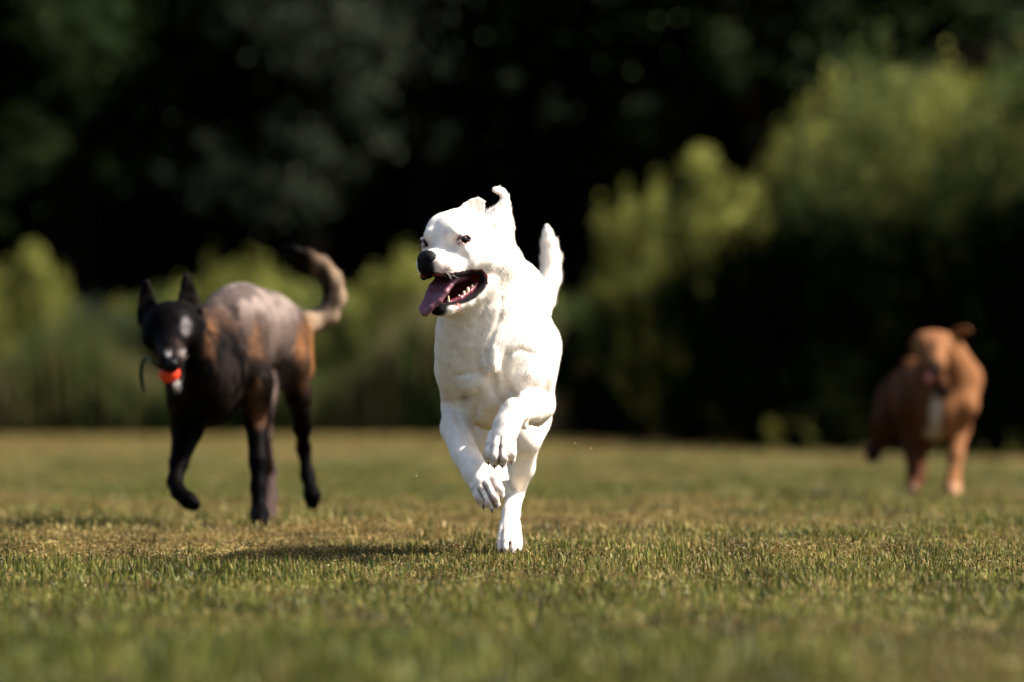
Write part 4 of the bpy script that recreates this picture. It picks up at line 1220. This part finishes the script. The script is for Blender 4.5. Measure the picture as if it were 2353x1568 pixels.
M_TOOTH = simple('tooth_enamel', (0.50, 0.42, 0.27), rough=.3, spec=.5, var=.1)
def spike(name, a, b, r, mat, parent, bend=None, n=8, flat=1.0, tipr=.15):
    a = np.asarray(a); b = np.asarray(b)
    d = (b - a); L = np.linalg.norm(d); d = d / L
    u = np.cross(d, (0.3, 1, 0.2)); u /= np.linalg.norm(u); w = np.cross(d, u)
    vs, fs = [], []
    K = 5
    for j in range(K + 1):
        t = j / K
        rr = r * (1 - t) ** .6 + r * tipr * t
        c = a + d * L * t + (np.asarray(bend) * math.sin(t * math.pi) if bend is not None else 0)
        for i in range(n):
            an = 2 * math.pi * i / n
            vs.append(c + u * math.cos(an) * rr + w * math.sin(an) * rr * flat)
    for j in range(K):
        for i in range(n):
            fs.append((j * n + i, j * n + (i + 1) % n, (j + 1) * n + (i + 1) % n, (j + 1) * n + i))
    vs.append(b + d * r * .1)
    o = len(vs) - 1
    f4 = [tuple(f) for f in fs] + [(K * n + i, K * n + (i + 1) % n, o, o) for i in range(n)]
    return mesh_np(name, vs, f4, mat, parent)
def bm_fix(o):
    o.data.validate()
for (x_, y_, z_, hgt, r_) in ((18, 19, -134, 14, 3.2), (-6, 30, -124, 6, 3.4), (-17, 35, -118, 8, 4.6), (-28, 38, -112, 10, 5.6), (-40, 41, -103, 7, 4.8)):
    for sy in (1, -1):
        bm_fix(spike('tooth', H(x_, y_ * sy, z_), H(x_ + 1, (y_ + 1) * sy, z_ + hgt), r_ / 1000, M_TOOTH, dog, tipr=.25))
for k_ in range(6):
    yy = -8 + 3.2 * k_
    bm_fix(spike('tooth', H(29, yy, -138), H(31, yy, -130), .0018, M_TOOTH, dog, tipr=.5))
for (x_, y_, z_, hgt, r_) in ((2, 30, -66, 9, 4.0), (-14, 34, -64, 11, 5.0)):
    for sy in (1, -1):
        bm_fix(spike('tooth', H(x_, y_ * sy, z_), H(x_ + 1, y_ * sy, z_ - hgt), r_ / 1000, M_TOOTH, dog, tipr=.25))

M_CLAW = simple('claw_horn', (0.10, 0.055, 0.04), rough=.4, spec=.5, var=.3)
for paw in (PAWA, PAWB, PAWC):
    for a_, b_ in paw:
        d_ = b_ - a_; d_ = d_ / np.linalg.norm(d_)
        st = b_ + np.array([0, -.006, -.001])
        bm_fix(spike('claw', st, st + np.array([0, -.006, -.008]) + d_ * .004, .0030, M_CLAW, dog, n=6, tipr=.3))

M_WHISK = simple('whisker_hair', (0.8, 0.78, 0.72), rough=.4)
wr = random.Random(3)
for (x_, y_, z_) in ((52, 27, -56), (44, 31, -60), (38, 34, -64), (30, 36, -60), (46, 28, -66), (34, 33, -68), (56, -22, -58), (50, -24, -62)):
    sy = 1 if y_ > 0 else -1
    a_ = H(x_, y_, z_)
    dr = hd(wr.uniform(-.7, .1), sy * wr.uniform(.5, 1), wr.uniform(-1, -.2)); dr /= np.linalg.norm(dr)
    bm_fix(spike('whisker', a_ - dr * .004, a_ + dr * wr.uniform(.022, .036), .0003, M_WHISK, dog, bend=np.array([0, 0, -.002]), n=4))
for (x_, y_, z_) in ((6, -36, -14),):
    a_ = H(x_, y_, z_)
    dr = hd(.5, -1, .25 + wr.uniform(-.1, .2)); dr /= np.linalg.norm(dr)
    bm_fix(spike('whisker', a_, a_ + dr * .028, .00022, M_WHISK, dog, bend=np.array([0, 0, .003]), n=4))
# ================================================================ SECTION brindle dog with the ball
BLK = (0.0015, 0.0013, 0.0013); TAN = (0.17, 0.074, 0.028); SBL = (0.085, 0.062, 0.052); BRN = (0.075, 0.042, 0.026); LT = (0.24, 0.17, 0.11)
M_BRINDLE = coat_mat('brindle_coat', rough=.5, spec=.015, sheen=.0, bump=.35)
bd = empty('dog', (W(598, 1200, 15.0)[0], 15.0, -0.01))
tag(bd, 'dark brindle dog with pricked ears and black face carrying an orange ball', 'dog')
s = Sculpt((-1.04, 14.50, -0.02), (-0.40, 16.05, 0.80), 0.0055)
DN = (0, .2, -1)
# trunk: chest towards the camera, arched back and high rump behind
s.ell(W(478, 865, 15.02), (0.098, 0.19, 0.135), k=.06, flow=DN, col=BLK)
s.ell(W(540, 785, 15.34), (0.104, 0.32, 0.130), k=.06, flow=(0, 1, 0), col=SBL)
s.cone(W(585, 755, 15.50), W(605, 752, 15.70), .108, .098, k=.06, flow=(0, 1, -.2), col=SBL)
s.cone(W(520, 745, 15.12), W(555, 725, 15.35), .078, .085, k=.06, flow=(0, 1, 0), col=SBL)
s.cone(W(430, 790, 14.92), W(495, 820, 15.10), .078, .105, k=.05, flow=(.4, .6, -.5), col=BLK)
s.cone(W(470, 760, 15.0), W(510, 780, 15.1), .055, .07, k=.05, flow=(.4, .6, -.5), col=BRN)
# shoulders
s.cone(W(555, 770, 15.12), W(585, 880, 15.02), .050, .044, k=.05, flow=DN, col=BRN)
s.cone(W(418, 850, 15.08), W(432, 925, 14.99), .048, .050, k=.05, flow=DN, col=BLK)
# standing foreleg
s.chain([(W(586, 880, 15.02), .046), (W(590, 960, 15.10), .034), (W(592, 1060, 15.02), .021), (W(593, 1120, 15.0), .018), (W(594, 1180, 14.97), .020)], k=.03, flow=DN, col=BLK)
s.cone(W(596, 1182, 14.96), W(596, 1200, 14.90), .026, .020, k=.015, flow=DN, col=BLK)
# lifted foreleg
s.chain([(W(432, 920, 15.0), .052), (W(430, 985, 15.06), .042), (W(410, 1065, 14.97), .023), (W(401, 1108, 14.93), .019), (W(410, 1132, 14.90), .018), (W(432, 1150, 14.88), .020), (W(446, 1160, 14.87), .017)], k=.025, flow=DN, col=BLK)
# near hind leg under the body, seen beside the standing foreleg
s.chain([(W(600, 790, 15.72), .080), (W(592, 920, 15.55), .045), (W(600, 1000, 15.56), .026), (W(620, 1085, 15.72), .017), (W(620, 1140, 15.66), .018), (W(614, 1186, 15.56), .024), (W(612, 1196, 15.50), .018)], k=.035, flow=DN, col=(0.045, 0.030, 0.026))
# trailing hind leg
s.chain([(W(645, 765, 15.72), .080), (W(668, 835, 15.64), .050), (W(684, 905, 15.66), .033), (W(694, 985, 15.78), .022), (W(697, 1030, 15.86), .017), (W(707, 1095, 15.84), .017), (W(717, 1140, 15.80), .020), (W(718, 1158, 15.80), .016)], k=.035, flow=DN, col=BLK)
s.cone(W(680, 770, 15.80), W(692, 850, 15.74), .046, .034, k=.05, flow=DN, col=TAN)
# tail
s.chain([(W(680, 745, 15.80), .040), (W(715, 742, 15.86), .031), (W(752, 725, 15.88), .030), (W(770, 685, 15.88), .030), (W(762, 645, 15.86), .029), (W(738, 612, 15.84), .026)], k=.02, flow=(0, 0, 1), col=LT)
s.chain([(W(738, 612, 15.84), .026), (W(705, 590, 15.82), .021), (W(675, 578, 15.80), .016), (W(655, 572, 15.80), .008)], k=.02, flow=(-1, 0, 0), col=BRN)
# head, lowered and turned to the camera
s.ell(W(392, 752, 14.84), (.077, .085, .069), k=.03, flow=(0, 1, 0), col=BLK)
s.cone(W(360, 775, 14.80), W(425, 775, 14.80), .036, .036, k=.03, flow=(0, 1, 0), col=BLK)
s.cone(W(392, 775, 14.78), W(391, 826, 14.650), .044, .029, k=.03, flow=(0, 1, 0), col=BLK)
s.cone(W(391, 826, 14.65), W(394, 836, 14.63), .027, .022, k=.015, flow=(0, 1, 0), col=BLK)
s.cone(W(395, 815, 14.82), W(396, 866, 14.76), .038, .024, k=.03, flow=(0, 1, 0), col=BLK)
s.cone(W(396, 866, 14.76), W(400, 890, 14.69), .024, .015, k=.02, flow=(0, 1, 0), col=BLK)
s.cone(W(372, 746, 14.77), W(360, 754, 14.78), .016, .015, k=.015, col=BLK); s.cone(W(408, 746, 14.77), W(424, 752, 14.78), .016, .016, k=.015, col=BLK)
s.fan([(W(319, 745, 14.86), W(372, 728, 14.84)), (W(318, 715, 14.87), W(362, 712, 14.85)), (W(322, 690, 14.87), W(353, 692, 14.86)), (W(328, 665, 14.87), W(345, 668, 14.87)), (W(334, 648, 14.87), W(337, 650, 14.87))], .006, k=.01, n=5, flow=(0, 0, 1), col=BLK)
s.fan([(W(405, 728, 14.84), W(462, 748, 14.87)), (W(408, 705, 14.85), W(460, 712, 14.88)), (W(413, 682, 14.86), W(451, 686, 14.88)), (W(420, 655, 14.87), W(440, 658, 14.88)), (W(427, 632, 14.88), W(430, 634, 14.88))], .006, k=.01, n=5, flow=(0, 0, 1), col=BLK)
BALL = W(388, 857, 14.695)
s.ell(BALL, (.029, .029, .029), k=.004, mode='cut')
V, Q = s.surface(1); N = s.normals(V)
C, D = s.paint(V, .03, default=BLK)
br = fbm(V * np.array([1.0, .5, .6]), 24, 3, 3); br2 = fbm(V, 9, 7, 2)
def zone(c, r, soft=.35):
    d = np.linalg.norm((V - np.asarray(c)) / np.asarray(r), axis=1)
    return smoothstep(1 + soft, 1 - soft, d)
# pale sable back and flank with sun sheen painted in; tan thigh, shoulder and neck streaks; black front with its shade painted in
C = mixc(C, zone(W(590, 690, 15.5), (.13, .50, .075)) * .8, (0.21, 0.165, 0.145))
C = mixc(C, zone(W(640, 830, 15.45), (.040, .3, .11)) * .6, (0.14, 0.10, 0.085))
C = mixc(C, zone(W(488, 815, 15.0), (.020, .25, .10)) * smoothstep(.35, .5, br), TAN)
C = mixc(C, zone(W(585, 860, 15.05), (.022, .2, .12)) * smoothstep(.35, .5, br), TAN)
C = mixc(C, zone(W(600, 940, 15.1), (.018, .1, .06)) * .7, (0.20, .10, .06))
C = mixc(C, zone(W(697, 820, 15.75), (.030, .2, .10)) * .9, TAN)
C = mixc(C, zone(W(540, 730, 15.1), (.05, .1, .035)) * smoothstep(.5, .58, br) * .9, BLK)
C = mixc(C, zone(W(545, 800, 15.1), (.035, .12, .10)) * smoothstep(.48, .55, br) * .9, BLK)
C = mixc(C, smoothstep(.40, .64, br) * (V[:, 2] > .30) * .7, (0.028, 0.019, 0.016))
C = mixc(C, smoothstep(W(0, 760, 15.3)[2], W(0, 860, 15.3)[2], V[:, 2]) * (V[:, 1] < 15.45) * smoothstep(.62, .45, br) * .85, BLK)
C = mixc(C, smoothstep(.32, .20, V[:, 2]) * (V[:, 1] < 15.3) * .85, BLK)
C = mixc(C, zone(W(470, 900, 14.93), (.07, .12, .13)) * .95, BLK)
C = mixc(C, zone(W(392, 750, 14.80), (.10, .12, .13), .15) * .97, BLK)
# highlights painted on the muzzle and brow
C = mixc(C, zone(W(418, 815, 14.72), (.018, .08, .014)) * .9, (0.20, 0.17, 0.16))
C = mixc(C, zone(W(388, 816, 14.66), (.009, .06, .009)) * .9, (0.40, 0.36, 0.35))
C = mixc(C, zone(W(404, 886, 14.69), (.008, .05, .020)) * .8, (0.22, 0.20, 0.18))
C = mixc(C, zone(W(425, 750, 14.76), (.012, .06, .025)) * .5, (0.20, 0.18, 0.18))
tipm = smoothstep(W(0, 608, 15.8)[2], W(0, 590, 15.8)[2], V[:, 2]) * 0 + (V[:, 1] > 15.77) * smoothstep(W(735, 0, 15.8)[0], W(700, 0, 15.8)[0], V[:, 0]) * (V[:, 2] > W(0, 640, 15.8)[2])
C = mixc(C, tipm, BLK)
ti = zone(W(742, 655, 15.83), (.022, .2, .055)); C = mixc(C, ti * (V[:, 1] > 15.77) * .85, BLK)
mesh_np('body', V, Q, M_BRINDLE, bd, colors=C)
okf = (N[:, 1] < .5)
lmb = np.where(((V[:, 1] < 14.95) & (V[:, 2] > W(0, 742, 14.86)[2])) | (V[:, 2] < .26), .35, 1.0)
fur('fur', V[okf], N[okf], D[okf], 70000, rng, .013, .0020, .30, M_BRINDLE, bd, colors=C[okf], lenmap=lmb[okf])
for (ex, ey) in ((372, 768), (411, 768)):
    uv_ball('eye', W(ex, ey, 14.742), (.009, .009, .008), M_EYE, bd)
uv_ball('nose', W(394, 836, 14.607), (.017, .012, .013), M_NOSE, bd)
uv_ball('tongue', W(396, 868, 14.725), (.015, .03, .007), M_TONGUE, bd)
# the ball and its strap
bl = empty('ball', tuple(BALL)); tag(bl, 'orange ball with a dark green strap held in the brindle dog\'s mouth', 'ball')
M_BALL = simple('orange_rubber', (0.60, 0.035, 0.008), rough=.45, spec=.4, bump=.3, bscale=160)
uv_ball('ball_shell', BALL, (.028, .028, .028), M_BALL, bl, nu=32, nv=20)
M_STRAP = simple('dark_green_strap', (0.010, 0.022, 0.012), rough=.8, spec=.1)
st_pts = [(W(372, 850, 14.665), .0035), (W(352, 836, 14.65), .0035), (W(334, 822, 14.66), .0045), (W(325, 835, 14.67), .0055), (W(323, 860, 14.67), .0055), (W(327, 885, 14.66), .005), (W(331, 902, 14.66), .003)]
sv, sf = limb(st_pts, 8); mesh_np('strap', sv, sf, M_STRAP, bl)

# ================================================================ SECTION tan dog
td = empty('dog', (W(2150, 1135, 21.3)[0], 21.4, -0.01))
tag(td, 'blurred tan dog with a white chest blaze trotting at the right edge', 'dog')
RT = (0.17, 0.074, 0.031); RT_SHADE = (0.045, 0.016, 0.006)  # second tone is the same coat with shade put into its colour
M_RUST = coat_mat('rust_coat', rough=.7, spec=.03, bump=.2)
s = Sculpt((W(1960, 0, 21.3)[0], 20.85, -0.03), (W(2290, 0, 21.3)[0], 22.75, 0.72), 0.0075)
s.ell(W(2148, 925, 21.42), (.118, .20, .150), k=.06, flow=DN, col=RT)
s.ell(W(2125, 915, 21.80), (.124, .35, .138), k=.06, flow=(0, 1, 0), col=(0.11, 0.042, 0.016))  # ribs darkened to paint in their shade
s.cone(W(2095, 905, 22.1), W(2085, 905, 22.25), .102, .092, k=.06, col=RT_SHADE)
s.cone(W(2205, 840, 21.45), W(2212, 930, 21.32), .055, .060, k=.05, flow=DN, col=RT)
s.cone(W(2098, 850, 21.45), W(2092, 935, 21.32), .050, .055, k=.05, flow=DN, col=RT_SHADE)
s.cone(W(2165, 815, 21.2), W(2168, 880, 21.38), .085, .120, k=.06, flow=DN, col=RT)
s.cone(W(2190, 820, 21.25), W(2215, 870, 21.38), .050, .070, k=.06, flow=DN, col=RT)
# forelegs
s.chain([(W(2212, 930, 21.34), .055), (W(2204, 985, 21.42), .040), (W(2198, 1050, 21.34), .026), (W(2192, 1095, 21.30), .023), (W(2191, 1122, 21.26), .029), (W(2190, 1134, 21.20), .022)], k=.035, flow=DN, col=RT)
s.chain([(W(2092, 935, 21.34), .055), (W(2094, 985, 21.44), .042), (W(2096, 1045, 21.40), .026), (W(2099, 1085, 21.36), .022), (W(2100, 1112, 21.32), .028), (W(2101, 1126, 21.28), .021)], k=.035, flow=DN, col=RT_SHADE)
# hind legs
s.chain([(W(2062, 920, 22.22), .085), (W(2036, 975, 22.10), .055), (W(2022, 1010, 22.16), .032), (W(2016, 1030, 22.28), .024), (W(2006, 1046, 22.22), .026), (W(2003, 1052, 22.18), .018)], k=.04, flow=DN, col=RT_SHADE)
s.chain([(W(2125, 930, 22.22), .080), (W(2120, 1000, 22.08), .046), (W(2116, 1060, 22.24), .022), (W(2112, 1098, 22.10), .025), (W(2111, 1108, 22.05), .018)], k=.04, flow=DN, col=RT_SHADE)
s.chain([(W(2088, 880, 22.32), .028), (W(2078, 930, 22.40), .018), (W(2070, 980, 22.42), .010)], k=.03, flow=DN, col=RT_SHADE)
# head tipped over, mouth open
s.ell(W(2148, 800, 21.10), (.078, .085, .066), k=.03, col=RT)
s.cone(W(2125, 790, 21.08), W(2168, 800, 21.08), .042, .040, k=.03, col=RT)
s.cone(W(2142, 808, 21.04), W(2156, 838, 20.94), .050, .036, k=.025, col=RT)
s.cone(W(2132, 815, 21.04), W(2128, 850, 20.98), .024, .020, k=.02, col=RT_SHADE)
s.cone(W(2150, 850, 21.08), W(2166, 885, 21.04), .034, .024, k=.02, col=RT_SHADE)
s.cone(W(2120, 855, 20.98), W(2160, 868, 20.96), .018, .020, k=.01, mode='cut')
s.fan([(W(2180, 788, 21.12), W(2204, 802, 21.14)), (W(2186, 770, 21.12), W(2208, 784, 21.14)), (W(2198, 757, 21.10), W(2212, 770, 21.12)), (W(2214, 752, 21.08), W(2221, 764, 21.10)), (W(2227, 754, 21.06), W(2230, 762, 21.07))], .006, k=.010, n=5, col=RT)
s.fan([(W(2106, 776, 21.12), W(2122, 768, 21.12)), (W(2096, 786, 21.14), W(2108, 800, 21.14)), (W(2094, 800, 21.15), W(2100, 812, 21.15))], .009, k=.012, n=4, col=RT_SHADE)
V, Q = s.surface(1); N = s.normals(V)
C, D = s.paint(V, .04, default=RT)
C = mixc(C, zone(W(2146, 797, 21.0), (.014, .08, .034), .4) * .95, (0.03, 0.015, 0.01))
C = mixc(C, zone(W(2140, 860, 20.98), (.036, .08, .020), .3), (0.05, 0.012, 0.012))
C = mixc(C, zone(W(2092, 1125, 21.3), (.03, .1, .025)) * .5, (0.34, 0.22, 0.13))
C = mixc(C, zone(W(2192, 1125, 21.25), (.03, .1, .025)) * .5, (0.34, 0.22, 0.13))
C = mixc(C, zone(W(2003, 1050, 22.2), (.05, .1, .05)) * .8, (0.02, 0.012, 0.01))
C = mixc(C, zone(W(2130, 930, 21.25), (.085, .2, .17), .3) * .65, RT_SHADE)  # shade over the chest front painted into the coat
C = mixc(C, zone(W(2152, 955, 21.22), (.022, .12, .085), .3) , (0.36, 0.31, 0.25))
C = mixc(C, zone(W(2148, 1000, 21.25), (.040, .12, .030), .3), (0.36, 0.31, 0.25))
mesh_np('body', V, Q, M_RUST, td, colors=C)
uv_ball('tongue', W(2136, 866, 20.955), (.014, .014, .022), simple('pink_tongue', (0.42, 0.12, 0.12), rough=.4, bump=.2), td)
uv_ball('nose', W(2150, 846, 20.905), (.020, .014, .015), M_NOSE, td)
for (ex, ey) in ((2126, 800), (2168, 806)):
    uv_ball('eye', W(ex, ey, 21.005), (.010, .010, .009), M_EYE, td)
# collar with a black box
M_COLLAR = simple('black_nylon', (0.008, 0.008, 0.012), rough=.7, spec=.2, bump=.3, bscale=500)
cl_ = empty('dog_collar', tuple(W(2168, 890, 21.2))); tag(cl_, 'black collar with a small box under the tan dog\'s chin', 'collar')
rings = []
cc_ = W(2170, 868, 21.36)
ring = []
for i in range(29):
    an = 2 * math.pi * i / 28
    ring.append((cc_ + np.array([math.cos(an) * .106, math.sin(an) * .106, -.006 + .055 * math.sin(an)]), .009))
sv, sf = limb(ring, 6); mesh_np('band', sv, sf, M_COLLAR, cl_)
import bmesh
bm = bmesh.new(); bmesh.ops.create_cube(bm, size=1.0)
bmesh.ops.scale(bm, vec=(.052, .032, .045), verts=bm.verts)
bmesh.ops.bevel(bm, geom=bm.edges[:], offset=.007, segments=3, affect='EDGES')
me = bpy.data.meshes.new('tracker_box'); bm.to_mesh(me); bm.free(); me.materials.append(M_COLLAR)
o_ = bpy.data.objects.new('tracker_box', me); COL.objects.link(o_); o_.parent = cl_
o_.location = Vector(W(2168, 901, 21.19)) - cl_.location; o_.rotation_euler = (R(20), 0, 0)

# ================================================================ SECTION small things in the turf
def big_blade(g, V, F, C, base, L, w, tilt, az, dryv):
    d = np.array([math.sin(tilt) * math.cos(az), math.sin(tilt) * math.sin(az), math.cos(tilt)])
    sd_ = np.array([-math.sin(az + .4), math.cos(az + .4), 0])
    o = len(V); K = 5
    for j in range(K + 1):
        t = j / K
        c = base + d * L * t + np.array([math.cos(az), math.sin(az), -.6]) * L * .16 * t * t
        ww = w * (1 - t) ** .7 * .5 + .0001
        V += [c - sd_ * ww, c + sd_ * ww]; C += [(dryv, g.uniform(.3, .8), dryv)] * 2
    for j in range(K): F.append((o + 2 * j, o + 2 * j + 1, o + 2 * j + 3, o + 2 * j + 2))
def clump(name, x, y, label, cat, seed, spec, heads=(), group=None):
    g = np.random.default_rng(seed); V, F, C = [], [], []
    z = float(gz(x, y)) - .003
    root = tag(empty(name, (x, y, z)), label, cat, group)
    for (dx, L, w, tilt, az, dv) in spec:
        big_blade(g, V, F, C, np.array([x + dx, y + g.normal(0, .004), z]), L, w, tilt, az, dv)
    mesh_np('blade', V, F, M_GRASS, root, colors=np.array(C))
    for (hx, hz, r) in heads:
        HV, HF = [], []
        for i in range(60):
            c = np.array([x + hx, y, z + hz]) + g.normal(0, 1, 3) * r * .5
            a = g.normal(0, 1, 3); a /= np.linalg.norm(a); q = np.cross(a, (0.1, .3, 1)); q /= np.linalg.norm(q)
            o = len(HV); s_ = r * .3
            HV += [c - a * s_, c + q * s_ * .6, c + a * s_, c - q * s_ * .6]; HF.append((o, o + 1, o + 2, o + 3))
        mesh_np('seed_head', HV, HF, M_SEED, root, smooth=False)
    return root
M_SEED = simple('dry_seed_head', (0.20, 0.12, 0.06), rough=.9, var=.4)
clump('grass_clump', W(1083, 0, 12.9)[0], 12.9, 'tall green and brown grass blades just left of the white dog\'s hind paw', 'grass clump', 1,
      [(0, .085, .006, .22, 1.2, .1), (-.004, .060, .005, .1, 2.9, .6), (.012, .052, .006, .45, 3.3, .05), (.018, .050, .006, .25, .2, .05), (.025, .045, .005, .7, .1, .05), (-.02, .045, .005, .5, 3.0, .4)])
clump('weed', W(1058, 0, 12.75)[0], 12.75, 'small withered weed head left of the white dog\'s planted paw', 'weed', 2,
      [(0, .040, .003, .3, 3.0, .95), (.01, .035, .003, .35, .1, .9)], heads=[(-.010, .040, .010), (.004, .028, .012)])
clump('weed', W(2040, 0, 12.6)[0], 12.6, 'dry brown clover head standing in the turf on the right', 'weed', 3,
      [(0, .038, .002, .05, 3.0, .95), (.01, .034, .0025, .6, .1, .3), (-.012, .03, .002, .7, 3.1, .9)], heads=[(0, .040, .0105)])
clump('grass_clump', W(1915, 0, 12.5)[0], 12.5, 'single broad dark green blade in the turf left of the clover head', 'grass clump', 4,
      [(0, .040, .0065, .45, .3, .05), (-.004, .022, .004, .3, 2.9, .1)])
clump('grass_clump', W(1600, 0, 13.1)[0], 13.1, 'thin green blade leaning right, in the turf right of the white dog', 'grass clump', 5,
      [(0, .055, .0032, .65, .1, .2), (.01, .04, .003, .3, 2.9, .1), (-.02, .04, .0035, .35, .3, .1)])
clump('grass_clump', W(1000, 0, 12.8)[0], 12.8, 'pale bleached blade lying over left, left of the white dog', 'grass clump', 6,
      [(0, .045, .006, 1.05, 3.0, 1.0), (.012, .035, .004, .2, 1.0, .1)])

# crumbs of turf kicked up
for i_, (a_, b_, y_, lab_) in enumerate(((955, 1095, 12.2, 'tiny dark crumb of turf in the air left of the white dog'), (1320, 1020, 12.9, 'tiny darker crumb of turf in the air right of the white dog\'s legs'), (1357, 1032, 13.0, 'tiny pale crumb of turf in the air, farthest right of the crumbs'))):
    cs_ = Sculpt(W(a_, b_, y_) - .008, W(a_, b_, y_) + .008, .0007)
    cs_.ell(W(a_, b_, y_), (.0026, .002, .0017), k=0); cs_.cone(W(a_, b_, y_), W(a_, b_, y_) + np.array([.003, .001, .002]), .001, .0006, k=.001)
    v_, q_ = cs_.surface(0)
    o_ = mesh_np('turf_crumb', v_ - W(a_, b_, y_), q_, M_SEED); o_.location = W(a_, b_, y_)
    tag(o_, lab_, 'crumb', 'crumbs of turf kicked up into the air')
